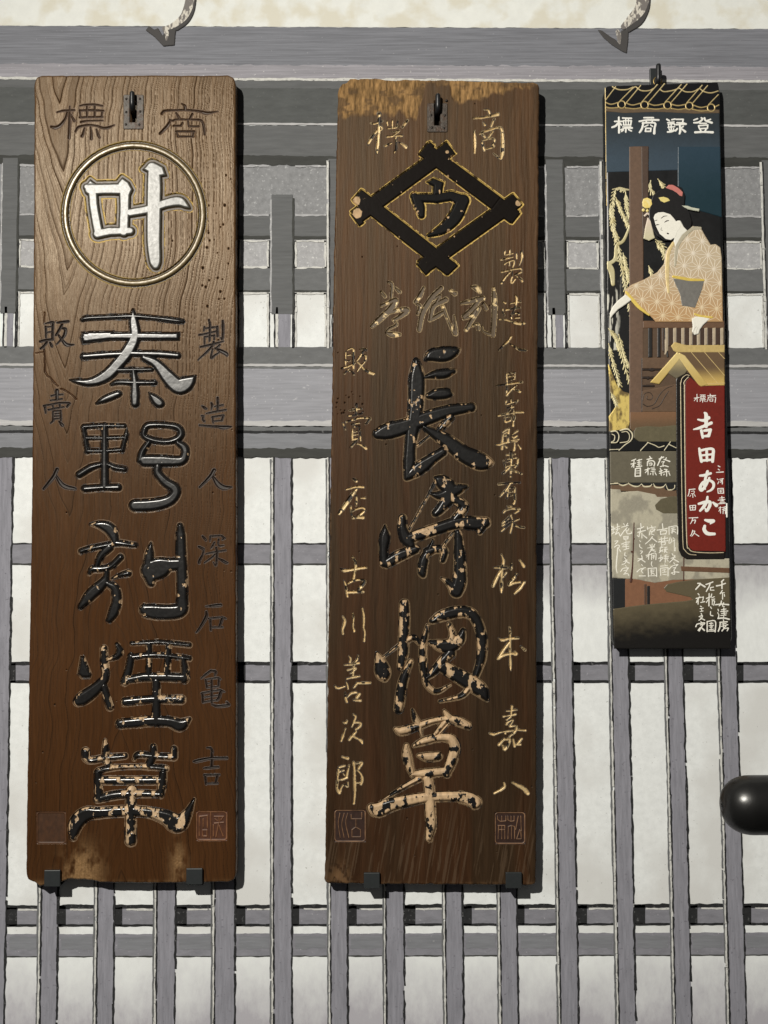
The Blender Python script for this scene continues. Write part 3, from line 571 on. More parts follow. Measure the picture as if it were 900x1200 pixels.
PAINT = {
    'cream': mat_paint('mural_cream', lin(231, 230, 219), (60, 60, 60), 0.05, None, c2=lin(219, 213, 193), blotch=26),
    'beam': mat_paint('mural_beam', lin(123, 123, 126), (14, 60, 520), 0.26, lin(168, 165, 165), 0.68),
    'beam_pale': mat_paint('mural_beam_pale', lin(150, 146, 148), (12, 60, 480), 0.26, lin(206, 202, 196), 0.66),
    'deep': mat_paint('mural_deep', lin(84, 85, 82), (40, 60, 140), 0.16, lin(104, 104, 100), 0.66),
    'deep2': mat_paint('mural_deep2', lin(98, 98, 96), (24, 60, 240), 0.16),
    'dark': mat_paint('mural_dark', lin(62, 62, 58), (40, 60, 200), 0.2),
    'line': mat_paint('mural_line', lin(40, 40, 40), (150, 150, 150), 0.3, lin(95, 94, 92), 0.63),
    'chalk': mat_paint('mural_chalk', lin(203, 200, 190), (200, 200, 200), 0.2, lin(120, 119, 116), 0.62),
    'panel': mat_paint('mural_panel', lin(136, 135, 133), (160, 60, 160), 0.2, lin(172, 171, 167), 0.60),
    'panel_pale': mat_paint('mural_panel_pale', lin(166, 164, 161), (160, 60, 160), 0.18, lin(205, 203, 196), 0.60),
    'mid': mat_paint('mural_mid', lin(106, 106, 104), (60, 60, 160), 0.14, lin(134, 133, 130), 0.68),
    'rail': mat_paint('mural_rail', lin(149, 148, 150), (16, 60, 330), 0.17, lin(184, 182, 180), 0.66),
    'rail2': mat_paint('mural_rail2', lin(126, 126, 127), (24, 60, 260), 0.15, lin(160, 158, 156), 0.69),
    'pale': mat_paint('mural_pale', lin(184, 181, 176), (20, 60, 260), 0.16),
    'bar': mat_paint('mural_bar', lin(137, 135, 139), (300, 60, 26), 0.22, lin(112, 109, 114), 0.64),
    'cross': mat_paint('mural_cross', lin(131, 129, 132), (50, 60, 140), 0.17, lin(170, 166, 168), 0.66),
    'white': m_white,
    'wash': mat_paint('mural_wash', lin(222, 219, 203), (50, 50, 50), 0.05, lin(180, 177, 170), 0.70, c2=lin(205, 201, 192), blotch=22),
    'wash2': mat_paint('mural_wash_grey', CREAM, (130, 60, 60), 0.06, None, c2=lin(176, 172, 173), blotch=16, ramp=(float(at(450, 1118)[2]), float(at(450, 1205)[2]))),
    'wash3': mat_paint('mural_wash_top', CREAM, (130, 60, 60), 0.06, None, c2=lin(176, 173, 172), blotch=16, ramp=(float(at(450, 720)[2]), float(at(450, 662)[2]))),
    'hook': mat_paint('mural_hook', lin(112, 108, 106), (120, 120, 120), 0.3, lin(206, 202, 192), 0.60),
    'hook_dark': mat_paint('mural_hook_dark', lin(66, 64, 64), (160, 60, 90), 0.3),
}


def hline(y):
    """slope of the painted horizontals at photo height y"""
    return 0.0045 - 0.0065 * (y - 30.0) / 1030.0


def vslope(x):
    return (x - 330.0) * 5.0e-5


class Layer:
    """flat brushed shapes of one paint, collected into one mesh"""
    def __init__(self):
        self.V, self.Q, self.n = [], [], 0

    def strip(self, A, B, d):
        """quads between two polylines in photo pixels"""
        n = len(A)
        v = np.vstack([at(A[:, 0], A[:, 1], d), at(B[:, 0], B[:, 1], d)])
        i = np.arange(n - 1)
        self.V.append(v)
        self.Q.append(np.stack([i, i + n, i + n + 1, i + 1], -1) + self.n)
        self.n += 2 * n


LAY = {}
_seed = [0]


def rough_edge(t, amp):
    _seed[0] += 1
    return (fbm(t / 7.0, t * 0 + _seed[0] * 3.7, _seed[0], 3) - 0.5) * 2.6 * amp


def hband(paint, x0, x1, y0, y1, lay, amp=0.7, yr=340.0):
    """horizontal band; y is read at photo x = yr"""
    t = np.arange(x0, x1 + 3.0, 3.0)
    t[-1] = x1
    A = np.column_stack([t, y0 + hline(y0) * (t - yr) + rough_edge(t, amp)])
    B = np.column_stack([t, y1 + hline(y1) * (t - yr) + rough_edge(t, amp)])
    LAY.setdefault(paint, Layer()).strip(A, B, 0.0002 * lay)


def vband(paint, x0, x1, y0, y1, lay, amp=0.6, xr=None, solid=False):
    """upright band; x is read at photo height xr"""
    xr = (y0 + y1) / 2 if xr is None else xr
    if paint in ('line', 'chalk', 'mid') and y1 - y0 > 60 and not solid:
        # a loaded brush skips now and then
        rn_ = random.Random(int(x0 * 31 + y0))
        y = y0
        while y < y1 - 6:
            e = min(y1, y + rn_.uniform(25, 130))
            vband(paint, x0 + rn_.uniform(-.35, .35), x1 + rn_.uniform(-.35, .35), y, e, lay, amp, xr, True)
            y = e + (rn_.uniform(1.0, 6) if rn_.random() < 0.22 else -0.4)
        return
    t = np.arange(y0, y1 + 3.0, 3.0)
    t[-1] = y1
    sk = hline((y0 + y1) / 2) * (x0 - 340.0)
    A = np.column_stack([x0 + vslope(x0) * (t - xr) + rough_edge(t, amp), t + sk])
    B = np.column_stack([x1 + vslope(x1) * (t - xr) + rough_edge(t, amp), t + sk])
    LAY.setdefault(paint, Layer()).strip(B, A, 0.0002 * lay)


XL, XR = -390.0, 1290.0
hband('cream', XL, XR, -300, 31.5, 1, 0.4)
hband('beam', XL, XR, 31.5, 80, 1)
hband('beam_pale', XL, XR, 76, 94, 2, 1.6)
hband('chalk', XL, XR, 91.5, 94.5, 3, 0.8)
hband('deep2', XL, XR, 94, 104, 2)
hband('deep', XL, XR, 103.5, 145, 3)
hband('deep2', XL, XR, 147, 164, 2)
hband('deep2', XL, XR, 163, 184, 3, 0.9)
hband('pale', XL, XR, 144.2, 146.4, 5, 0.5)
hband('dark', XL, XR, 182.5, 194, 4, 1.4)
hband('panel', XL, XR, 193, 252.5, 2)
hband('deep2', XL, XR, 251.5, 277.5, 4, 1.2)
hband('dark', XL, XR, 276.5, 280.5, 5, 0.7)
hband('panel_pale', XL, XR, 280, 314.5, 3)
hband('mid', XL, XR, 313.5, 340.5, 4, 1.2)
hband('dark', XL, XR, 339.8, 342.2, 5, 0.6)
hband('white', XL, XR, 342, 407, 2)
hband('mid', XL, XR, 406.5, 427.5, 6, 0.8)
hband('pale', XL, XR, 426.5, 429.5, 7, 0.5)
hband('mid', XL, XR, 429.3, 432, 7, 0.6)
hband('rail', XL, XR, 431, 494.5, 6)
hband('pale', XL, XR, 493, 500, 7, 1.2)
hband('mid', XL, XR, 499, 505.5, 7, 1.0)
hband('line', XL, XR, 504.8, 507.8, 8, 0.6)
hband('rail2', XL, XR, 507, 526.5, 7)
hband('dark', XL, XR, 525.5, 536, 8, 1.8)
# lower field: two slim ledges, then the sill
BARS = [(-82 - 67 * q, -61 - 67 * q) for q in (4, 3, 2, 1)] + [(-82, -60), (-15, 6), (48, 67), (114, 133), (184, 205), (252, 275), (321, 341.5), (388, 407), (453, 473), (523, 542), (587, 606),
        (656, 676), (724, 743), (790, 808), (853, 871.5), (919, 938), (985, 1004)] + [(985 + 67 * q, 1004 + 67 * q) for q in (1, 2, 3, 4)]
for i, (a, b) in enumerate(BARS[:-1]):
    c = BARS[i + 1][0]
    sh = lambda x, y: x + vslope(x) * (y - 1100.0)
    g0, g1 = b + 0.5, c - 3.0
    x0, x1 = sh(g0, 640), sh(g1, 640)
    hband('cross', x0, x1, 637.5, 661.5, 2, 0.6)
    hband('line', x0, x1, 636.2, 638.2, 3, 0.7)
    hband('dark', x0, x1, 660.3, 662.3, 3, 0.6)
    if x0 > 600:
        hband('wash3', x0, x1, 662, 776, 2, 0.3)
    x0, x1 = sh(g0, 790), sh(g1, 790)
    hband('line', x0, x1, 775.5, 779.5, 4, 1.1)
    hband('cross', x0 + 6, x1, 779, 798, 3, 0.8)
    hband('line', x0, x0 + 9 + 2.5 * math.sin(i * 2.3), 777, 799.5, 4, 1.6)
    hband('line', x0, x1, 797.3, 800.3, 4, 0.6)
    x0, x1 = sh(g0, 1070), sh(g1, 1070)
    hband('line', x0, x1, 1060, 1065, 4, 1.1)
    hband('chalk', x0 + 14, x1 - 2, 1064.5, 1066.5, 5, 0.8)
    hband('cross', x0 + 6, x1, 1064, 1083.5, 3, 0.8)
    hband('line', x0, x0 + 11 + 2.5 * math.sin(i * 1.7), 1062, 1084, 4, 1.8)
    hband('line', x0, x1, 1082.6, 1085.2, 4, 0.6)
    hband('cross', x0, x1, 1094, 1120.5, 3, 0.7)
    hband('rail2', x0 + 4, x1 - 3, 1097, 1112, 4, 1.5)
    hband('dark', x0, x1, 1119.8, 1121.2, 4, 0.7)
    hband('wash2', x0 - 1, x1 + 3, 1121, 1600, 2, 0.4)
    # upright trim beside every bar
    for (y0, y1) in ((532, 1600),):
        vband('bar', a, b, y0, y1, 5, 0.35, 1100)
        vband('line', b - 0.6, b + 1.5, y0 + 4, y1, 6, 0.9, 1100)
        vband('chalk', a - 3.4, a - 0.8, y0 + 4, y1, 6, 1.0, 1100)
        vband('line', a - 1.2, a + 0.5, y0 + 4, y1, 7, 0.8, 1100)
        vband('mid', a - 5.0, a - 3.2, y0 + 6, y1, 7, 0.6, 1100)
# upper posts: dark to y 368, pale stump below
for (a, b) in ((-310, -292), (-248, -230), (-186, -168), (-124, -106), (1020, 1040), (1082, 1102), (1145, 1165), (1208, 1228), (-62, -44), (2, 20), (72, 92), (135, 157), (196, 220), (258, 278), (318, 343), (385, 400), (452, 474), (515, 537), (578, 600), (641, 661),
               (704, 717), (768, 788), (832, 846), (895, 914), (960, 980)):
    top = 228 if a == 318 else 186
    vband('deep2', a, b, top, 368, 6, 0.5, 270)
    vband('dark', b - 0.5, b + 1.8, top + 4, 368, 7, 0.6, 270)
    vband('panel_pale', a - 1.6, a + 0.4, top + 6, 366, 7, 0.8, 270)
    vband('bar', a + 8, b - 3, 367.5, 408, 5, 0.5, 270)
    vband('line', a + 3, a + 5, 366, 408, 5, 0.6, 270)
    vband('chalk', a + 5, a + 8, 360, 408, 6, 0.7, 270)
    vband('line', b - 1, b + 1, 366, 408, 6, 0.7, 270)
POSTS = [(2, 20), (72, 92), (135, 157), (196, 220), (258, 278), (318, 343), (385, 400), (452, 474), (515, 537), (578, 600), (641, 661), (704, 717), (768, 788), (832, 846), (895, 914)]
for (a, b), (c, _) in zip(POSTS[:-1], POSTS[1:]):
    # pale brush rims inside the panes, between the posts
    for (y0, y1) in ((281.5, 314), (343, 407)):
        vband('chalk', b + 2.0, b + 4.6, y0, y1, 6, 1.0, 270, True)
        vband('chalk', c - 5.0, c - 2.6, y0, y1, 6, 1.0, 270, True)
        vband('line', b + 1.2, b + 2.6, y0, y1, 7, 0.7, 270, True)
        vband('line', c - 2.8, c - 1.6, y0, y1, 7, 0.7, 270, True)
    for (y, p) in ((282.2, 'chalk'), (313.4, 'chalk'), (343.6, 'chalk'), (194.6, 'panel_pale'), (252.0, 'panel_pale')):
        if b + 3 < c - 3:
            hband(p, b + 3, c - 3, y - 0.9, y + 1.1, 6, 1.1)
for (x, y0, y1) in ((384, 188, 408), (705, 188, 408), (894, 188, 408)):
    vband('chalk', x - 1.2, x + 1.2, y0, y1, 8, 0.6, 270)
    vband('line', x + 1.6, x + 3.0, y0, y1, 8, 0.5, 270)
NAMES = {'cream': 'painted_plaster', 'white': 'painted_panel', 'bar': 'painted_lattice_bar', 'beam': 'painted_beam', 'beam_pale': 'painted_beam_edge', 'rail': 'painted_rail'}
for k, l in LAY.items():
    mesh_np(NAMES.get(k, 'painted_' + {'deep': 'lintel', 'deep2': 'lintel_band', 'dark': 'shadow_line', 'line': 'outline', 'chalk': 'white_line', 'panel': 'upper_panel',
            'panel_pale': 'upper_panel', 'mid': 'frame', 'rail2': 'rail_band', 'pale': 'pale_line', 'cross': 'crosspiece', 'wash': 'washed_panel', 'wash2': 'washed_panel', 'wash3': 'washed_panel'}.get(k, 'band')),
            np.vstack(l.V), np.vstack(l.Q), PAINT[k], wall, smooth=False)

m_art = mat_surface('painted_wood', 0.14, 0.12, 700, 700)


def flat(name, strokes, lay, d, colf, root, rough=0.55, metal=0.0, res=3.0, parent=None, grain=0.5, clip=None, thick=0.16, mat=None):
    """paint laid on a surface: sinks under it outside its outline, stands a hair proud inside"""
    lo, hi = bbox(strokes)
    X, Y = grid(lo - 1.5, hi + 1.5, res)
    s = -sdf(strokes, X, Y, 3.0)
    if clip is not None:
        s = clip(X, Y, s)
    s = s + (fbm(X / 1.7, Y / 1.7, 3, 2) - 0.5) * 0.25
    h = np.clip(s * 0.7, -0.5, thick) + lay * 0.18
    col = colf(X, Y) if callable(colf) else full(X, colf)
    return relief(name, X, Y, s > -1.2 / res - 0.35, h, d, col, full(X, (rough, metal, grain)), mat or m_art, root, parent)


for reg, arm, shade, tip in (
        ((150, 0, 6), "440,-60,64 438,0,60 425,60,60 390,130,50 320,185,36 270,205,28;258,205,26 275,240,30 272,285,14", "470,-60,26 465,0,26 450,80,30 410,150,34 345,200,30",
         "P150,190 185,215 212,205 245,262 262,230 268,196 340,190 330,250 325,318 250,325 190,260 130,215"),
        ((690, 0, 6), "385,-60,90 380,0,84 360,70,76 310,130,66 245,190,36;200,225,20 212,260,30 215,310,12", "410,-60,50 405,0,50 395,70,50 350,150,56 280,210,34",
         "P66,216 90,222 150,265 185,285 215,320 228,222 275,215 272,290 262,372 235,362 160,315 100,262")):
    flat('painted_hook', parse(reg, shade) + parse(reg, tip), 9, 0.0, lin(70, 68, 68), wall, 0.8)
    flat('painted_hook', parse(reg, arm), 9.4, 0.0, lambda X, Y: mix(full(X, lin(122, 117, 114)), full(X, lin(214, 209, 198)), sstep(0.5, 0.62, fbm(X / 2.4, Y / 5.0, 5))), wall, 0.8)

# ---------------------------------------------------------------- carved boards
D1 = 0.0215      # front faces of the boards stand this far off the wall
m_board1 = mat_surface('weathered_zelkova', 0.30, 0.5, 900, 26, tint=(1.0, 0.85, 0.66))
m_board2 = mat_surface('dark_zelkova', 0.24, 0.4, 1500, 60, tint=(1.0, 0.86, 0.68))
m_lacquer = mat_surface('black_lacquer', 0.12, 0.10, 260, 260)


def pl(pts):
    a = np.array(pts, float)
    return lambda t: np.interp(t, a[:, 0], a[:, 1])


def board(name, Lf, Rf, Tf, Bf, d, thick, res, surf, mat, root, corner=4.0, edge=2.2, rag=0.5):
    """solid board: relief front, ragged outline, square back"""
    ym, yM = float(Tf(300)), float(Bf(300))
    w = float(Rf(600) - Lf(600))
    nu, nv = int(w * res), int((yM - ym) * res)
    u, v = np.meshgrid(np.linspace(0, 1, nu), np.linspace(0, 1, nv))
    y0 = ym + (yM - ym) * v
    rl = (fbm(y0 / 9, y0 * 0 + 2, 11) - .5) * 2 * rag
    rr = (fbm(y0 / 9, y0 * 0 + 5, 12) - .5) * 2 * rag
    dl = np.minimum(v, 1 - v) * (yM - ym)
    rnd = 0.29 * corner * np.clip(1 - dl / corner, 0, 1) ** 2
    xl, xr = Lf(y0) + rl + rnd, Rf(y0) + rr - rnd
    X = xl + (xr - xl) * u
    du = np.minimum(u, 1 - u) * w
    rnd = 0.29 * corner * np.clip(1 - du / corner, 0, 1) ** 2
    yt = Tf(X) + rnd + (fbm(X / 7, X * 0 + 9, 14) - .5) * 2 * rag
    yb = Bf(X) - rnd + (fbm(X / 7, X * 0 + 1, 15) - .5) * 2 * rag
    Y = yt + (yb - yt) * v
    h, col, prop = surf(X, Y)
    e = np.minimum(np.minimum(X - xl, xr - X), np.minimum(Y - yt, yb - Y))
    h = h - 1.6 * np.clip(1 - e / edge, 0, 1) ** 2
    V = at(X.ravel(), Y.ravel(), d)
    V[:, 1] -= h.ravel() * 0.001
    idx = np.arange(X.size).reshape(X.shape)
    Q = np.stack([idx[:-1, :-1], idx[1:, :-1], idx[1:, 1:], idx[:-1, 1:]], -1).reshape(-1, 4)
    loop = np.concatenate([idx[0, :-1], idx[:-1, -1], idx[-1, :0:-1], idx[:0:-1, 0]])
    Bk = V[loop].copy()
    Bk[:, 1] = -(d - thick)
    n0, m = len(V), len(loop)
    k = np.arange(m)
    k2 = (k + 1) % m
    side = np.stack([loop[k], loop[k2], n0 + k2, n0 + k], -1)
    # back: strips between the top and the bottom rows
    top = n0 + np.arange(nu)
    bot = n0 + (nu - 1) + (nv - 1) + np.arange(nu)[::-1]
    bot = bot % (n0 + m) if bot.max() < n0 + m else np.where(bot >= n0 + m, n0, bot)
    i = np.arange(nu - 1)
    back = np.stack([top[i], top[i + 1], bot[i + 1], bot[i]], -1)
    C = np.concatenate([col.reshape(-1, 3), col.reshape(-1, 3)[loop] * 0.8])
    pk = prop.shape[-1]
    P = np.concatenate([prop.reshape(-1, pk), prop.reshape(-1, pk)[loop]])
    return mesh_np(name, np.vstack([V, Bk]), np.vstack([Q, side, back]), mat, root, {'col': C, 'prop': P})


def wells(X, Y, h, lst, depth=5.0):
    """hollow the board under every carved piece; lst = (strokes, reach)"""
    for st, reach in lst:
        lo, hi = bbox(st)
        lo, hi = lo - reach - 3, hi + reach + 3
        j = np.where((Y[:, Y.shape[1] // 2] > lo[1] - 6) & (Y[:, Y.shape[1] // 2] < hi[1] + 6))[0]
        i = np.where((X[X.shape[0] // 2] > lo[0] - 8) & (X[X.shape[0] // 2] < hi[0] + 8))[0]
        if not len(j) or not len(i):
            continue
        sl = np.s_[j[0]:j[-1] + 1, i[0]:i[-1] + 1]
        x, y = X[sl], Y[sl]
        # grid is not quite regular: sample the distance on a regular one and look it up
        gx, gy = grid(lo, hi, 3.0)
        dd = sdf(st, gx, gy, reach + 3)
        a = np.clip(np.rint((x - gx[0, 0]) * 3).astype(int), 0, gx.shape[1] - 1)
        b = np.clip(np.rint((y - gy[0, 0]) * 3).astype(int), 0, gx.shape[0] - 1)
        s = np.where((x > lo[0]) & (x < hi[0]) & (y > lo[1]) & (y < hi[1]), dd[b, a], 9)
        h[sl] = np.where(s < reach - 0.35, -depth, h[sl])


def specks(n, x0, x1, y0, y1, seed, r=(0.5, 1.3)):
    rn = random.Random(seed)
    return [(rn.uniform(x0, x1), rn.uniform(y0, y1), rn.uniform(*r)) for _ in range(n)]


def dig_specks(X, Y, h, col, pts, dark, depth=1.6):
    xs, ys = X[X.shape[0] // 2], Y[:, Y.shape[1] // 2]
    for (px, py, r) in pts:
        i = np.searchsorted(xs, px)
        j = np.searchsorted(ys, py)
        k = 12
        sl = np.s_[max(0, j - k):j + k, max(0, i - k):i + k]
        dd = np.hypot((X[sl] - px), (Y[sl] - py) * 0.8) / r
        t = np.clip(1.25 - dd, 0, 1)
        h[sl] -= depth * t
        col[sl] = mix(col[sl], full(X[sl], dark), np.clip(t * 1.6, 0, 1))


def wood1_colour(X, Y):
    """long flat-sawn grain: nested V figure on the left, fine straight lines on the right, arches near the foot"""
    wob = (fbm(X / 70, Y / 300, 21) - .5) * 60 + (fbm(X / 14, Y / 220, 22) - .5) * 5
    u1 = np.abs(X - 74 + (fbm(Y / 120, X * 0, 23) - .5) * 26) + 2.0
    f1 = Y * 1.0 + 1.02 * u1 ** 1.42 + wob
    u2 = np.abs(X - 138 + (fbm(Y / 90, X * 0, 24) - .5) * 30) + 2.0
    f2 = -Y * 0.9 + 0.75 * u2 ** 1.45 + wob
    t = sstep(585, 690, Y + (fbm(X / 60, Y / 60, 25) - .5) * 70)
    g1, g2 = f1 / 46.0, f2 / 42.0
    def a(g):
        # rings of uneven width and strength, with finer ones between
        g = g + 0.55 * (vnoise(g * 0.9, g * 0, 28) - .5) * 2
        n, q = np.floor(g), g - np.floor(g)
        k = 0.15 + 0.85 * vnoise(n * 7.31 + 0.5, n * 0 + 0.5, 29) ** 1.5
        m = g * 3.3 + 0.7 * vnoise(g * 2.1, g * 0, 30)
        qm = m - np.floor(m)
        km = vnoise(np.floor(m) * 5.7 + 0.5, n * 0 + 0.5, 31) ** 2
        return k * (0.25 * sstep(0.4, 0.88, q) + 0.75 * sstep(0.87, 0.95, q)) * (1 - sstep(0.968, 1.0, q)) + 0.30 * km * sstep(0.55, 0.93, qm) * (1 - sstep(0.95, 1.0, qm))
    g = a(g1) * (1 - t) + a(g2) * t
    amp = 0.25 + 1.0 * fbm(X / 30, Y / 160, 26)
    return np.clip(g * amp * 2.1, 0, 1)


CRACK1 = parse((30, 360, 5), "!108,235,7 112,300,6 114,380,9 130,405,7 145,412,5 165,440,8 188,462,6;!205,478,5 228,486,8 258,505,5 296,538,7;!60,270,3 110,262,4;!112,30,4 108,100,4")


def make_surface1(lst):
    def surf(X, Y):
        g = wood1_colour(X, Y)
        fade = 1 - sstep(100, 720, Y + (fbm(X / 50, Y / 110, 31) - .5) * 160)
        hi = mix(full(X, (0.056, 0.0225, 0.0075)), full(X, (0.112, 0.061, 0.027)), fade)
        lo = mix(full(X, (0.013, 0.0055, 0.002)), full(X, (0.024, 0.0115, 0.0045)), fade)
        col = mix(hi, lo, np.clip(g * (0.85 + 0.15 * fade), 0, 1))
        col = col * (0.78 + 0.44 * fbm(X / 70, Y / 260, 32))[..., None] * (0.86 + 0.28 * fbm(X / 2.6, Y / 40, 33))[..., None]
        h = -0.34 * g * (0.3 + 0.7 * fade) + 0.5 * (fbm(X / 60, Y / 200, 34) - .5)
        h = h + (fbm(X / 3.2, Y / 22, 35) - .5) * 0.22
        # worn pale wood at the foot
        worn = np.exp(-((X - 96) / 20) ** 2 - ((Y - 1022) / 26) ** 2) + 0.65 * np.exp(-((X - 209) / 9) ** 2 - ((Y - 1014) / 26) ** 2) + 0.35 * np.exp(-((Y - 1036) / 4) ** 2)
        worn = np.clip(worn * 1.3 * sstep(0.25, 0.62, fbm(X / 7, Y / 12, 36)), 0, 1)
        col = mix(col, full(X, (0.255, 0.150, 0.068)) * (0.7 + 0.6 * fbm(X / 1.7, Y / 2.2, 37))[..., None], worn * 0.8)
        h = h + worn * (fbm(X / 2.0, Y / 2.5, 38) - .6) * 1.1
        c = -sdf(CRACK1, *grid((X.min(), Y.min()), (X.max() + 1, Y.max() + 1), 2), 3.0)
        gx0, gy0 = X.min(), Y.min()
        ci = np.clip(np.rint((X - gx0) * 2).astype(int), 0, c.shape[1] - 1)
        cj = np.clip(np.rint((Y - gy0) * 2).astype(int), 0, c.shape[0] - 1)
        ck = sstep(-0.5, 0.4, c[cj, ci])
        col = mix(col, full(X, (0.03, 0.012, 0.006)), ck * 0.9)
        h = h - ck * 1.2
        rough = 0.325 + 0.30 * g + 0.10 * (fbm(X / 30, Y / 60, 39) - .5) + 0.12 * worn
        spec = 0.62 * (1 - 0.75 * g) + 0 * X
        dig_specks(X, Y, h, col, specks(26, 236, 274, 205, 360, 1) + specks(22, 60, 272, 96, 700, 2, (0.4, 0.9)) + specks(8, 40, 200, 540, 990, 3, (0.4, 1.0)), (0.012, 0.008, 0.006))
        wells(X, Y, h, lst)
        slot = (X > 152.3) & (X < 160.2) & (Y > 114) & (Y < 143.2)
        h = np.where(slot, -13.0, h)
        col[slot] = (0.012, 0.01, 0.009)
        return h, col, np.stack([rough, 0 * X, 0.9 + 0 * X, spec], -1)
    return surf


def make_surface2(lst):
    def surf(X, Y):
        g = fbm(X / 3.0 + (fbm(X / 50, Y / 160, 40) - .5) * 9, Y / 90, 41, 4)
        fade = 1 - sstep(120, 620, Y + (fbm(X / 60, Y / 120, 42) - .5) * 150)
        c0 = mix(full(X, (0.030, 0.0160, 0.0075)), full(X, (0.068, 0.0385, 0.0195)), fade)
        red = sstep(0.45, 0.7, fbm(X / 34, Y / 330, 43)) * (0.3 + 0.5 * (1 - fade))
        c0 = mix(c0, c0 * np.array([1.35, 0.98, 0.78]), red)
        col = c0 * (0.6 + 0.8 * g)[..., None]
        h = (fbm(X / 2.0, Y / 45, 45, 3) - .5) * 0.35 + 0.4 * (fbm(X / 70, Y / 200, 46) - .5)
        # raw, weathered head of the board where the finish is gone
        lim = np.interp(X, [395, 430, 470, 488, 492, 500, 526, 532, 560, 600, 622, 634], [132, 137, 131, 139, 128, 98, 98, 122, 116, 106, 100, 97])
        raw = sstep(2.5, -4.5, Y - lim + (fbm(X / 9, Y / 14, 47) - .5) * 16)
        rawc = full(X, (0.27, 0.158, 0.064)) * (0.05 + 1.8 * fbm(X / 2.2, Y / 9.0, 48))[..., None]
        rawc = mix(rawc, full(X, (0.10, 0.062, 0.034)), sstep(0.52, 0.66, fbm(X / 16, Y / 9, 49)) * 0.75)
        col = mix(col, rawc, raw * 0.92)
        h = h + raw * (fbm(X / 1.8, Y / 6, 50) - .55) * 1.6 - raw * 0.3
        # scuffed foot and edges
        worn = np.clip(np.exp(-((X - 398) / 12) ** 2 - ((Y - 1030) / 16) ** 2) * 1.1 + 0.6 * np.exp(-((Y - 1037) / 3) ** 2) + 0.5 * np.exp(-((X - np.interp(Y, [95, 600, 1036], [396, 387, 380])) / 1.6) ** 2), 0, 1)
        worn = worn * sstep(0.35, 0.6, fbm(X / 4, Y / 5, 51))
        col = mix(col, full(X, (0.17, 0.095, 0.045)), worn * 0.7)
        sc = sstep(0.63, 0.70, fbm(X / 1.6 + Y / 9, Y / 60 - X / 40, 52, 2)) * sstep(900, 1020, Y)
        col = mix(col, full(X, (0.10, 0.065, 0.04)), sc * 0.45)
        rough = 0.52 + 0.12 * (g - .5) + 0.3 * raw
        dig_specks(X, Y, h, col, specks(20, 394, 426, 459, 486, 5, (0.4, 1.1)) + specks(34, 392, 628, 110, 1020, 6, (0.35, 0.8)), (0.010, 0.007, 0.005))
        wells(X, Y, h, lst)
        slot = (X > 509) & (X < 515.9) & (Y > 118) & (Y < 147)
        h = np.where(slot, -13.0, h)
        col[slot] = (0.012, 0.01, 0.009)
        return h, col, np.stack([rough, 0 * X, 1.0 + 0 * X, 0.5 + 0 * X], -1)
    return surf


BLACK = np.array([0.010, 0.0095, 0.0095])
PALE = np.array([0.50, 0.345, 0.20])
GOLD = np.array([0.70, 0.49, 0.15])


def raised(name, strokes, root, d, H=2.3, R=4.5, outer=1.7, rim=None, chip=0.0, thin=0.0, chip_at=(), flat_k=3.2, lump=0.12, rim_amt=0.5, rough=0.2, spec=1.0, streak=0.0, seed=0, flat_top=False, res=3.0, body=BLACK, floor=BLACK, metal=0.0, wob=0.35):
    """a lacquered letter standing proud inside its own cut groove"""
    lo, hi = bbox(strokes)
    X, Y = grid(lo - outer - 2, hi + outer + 2, res)
    s = -sdf(strokes, X, Y, outer + 4)
    s = s - thin + (fbm(X / 3.5, Y / 3.5, seed + 61, 2) - .5) * wob
    o = -outer
    wall_ = np.clip((s - o) / 0.9, 0, 1)
    t = np.clip((s + 0.35) / R, 0, 1)
    dome = (1 - (1 - t) ** flat_k) if flat_top else np.sqrt(1 - (1 - t) ** 2)
    h = np.where(s < o, np.where(s > o - 0.7, 0.06, -0.2), -1.7 * wall_ + (1.7 + H) * np.where(s > -0.35, dome, 0))
    h = h + np.where(s > 0, (fbm(X / 5, Y / 5, seed + 62, 3) - .5) * lump, 0)
    col = full(X, floor)
    bd = full(X, body)
    if streak:
        bd = bd * (1 - streak * 0.6 + 1.2 * streak * fbm(X / 0.9, Y / 26, seed + 68, 3))[..., None] * (0.45 + 0.55 * sstep(0.0, 1.6, s))[..., None]
    col = mix(col, bd, sstep(-0.6, 0.0, s))
    rg = full(X, rough)[..., 0]
    mt = np.where(s > -0.3, metal, 0.0) + 0 * X
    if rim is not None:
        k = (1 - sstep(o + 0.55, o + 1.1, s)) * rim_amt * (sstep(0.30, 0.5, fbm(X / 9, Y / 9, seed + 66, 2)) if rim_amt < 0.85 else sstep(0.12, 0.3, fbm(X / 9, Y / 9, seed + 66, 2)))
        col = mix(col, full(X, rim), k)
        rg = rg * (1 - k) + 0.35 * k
    if chip > 0:
        n = fbm(X / 5.0, Y / 7.5, seed + 63, 5) + 0.08 * (fbm(X / 1.5, Y / 1.5, seed + 67, 2) - .5)
        end = (1 - sstep(0, 3.0, s)) * 0.09
        n = n + end
        thr = float(np.quantile(n[s > 0.3], 1 - chip))
        c = sstep(thr - 0.012, thr + 0.012, n)
        for (cx, cy, cr) in chip_at:
            c = np.maximum(c, sstep(0.1, -0.1, np.hypot(X - cx, Y - cy) / cr - 1 + (n - .5) * 1.2))
        c = np.where(s < o + 0.9, 0, c)
        col = mix(col, full(X, PALE) * (0.62 + 0.7 * fbm(X / 3, Y / 6, seed + 64, 3))[..., None], c)
        rg = rg * (1 - c) + 0.62 * c
        h = h - c * 0.45
        mt = mt * (1 - c)
    return relief(name, X, Y, s > o - 1.5, h, d, col, np.stack([rg, mt, 0.35 + 0 * X, np.where(s > -0.35, spec, min(spec, 0.35))], -1), m_lacquer, root)


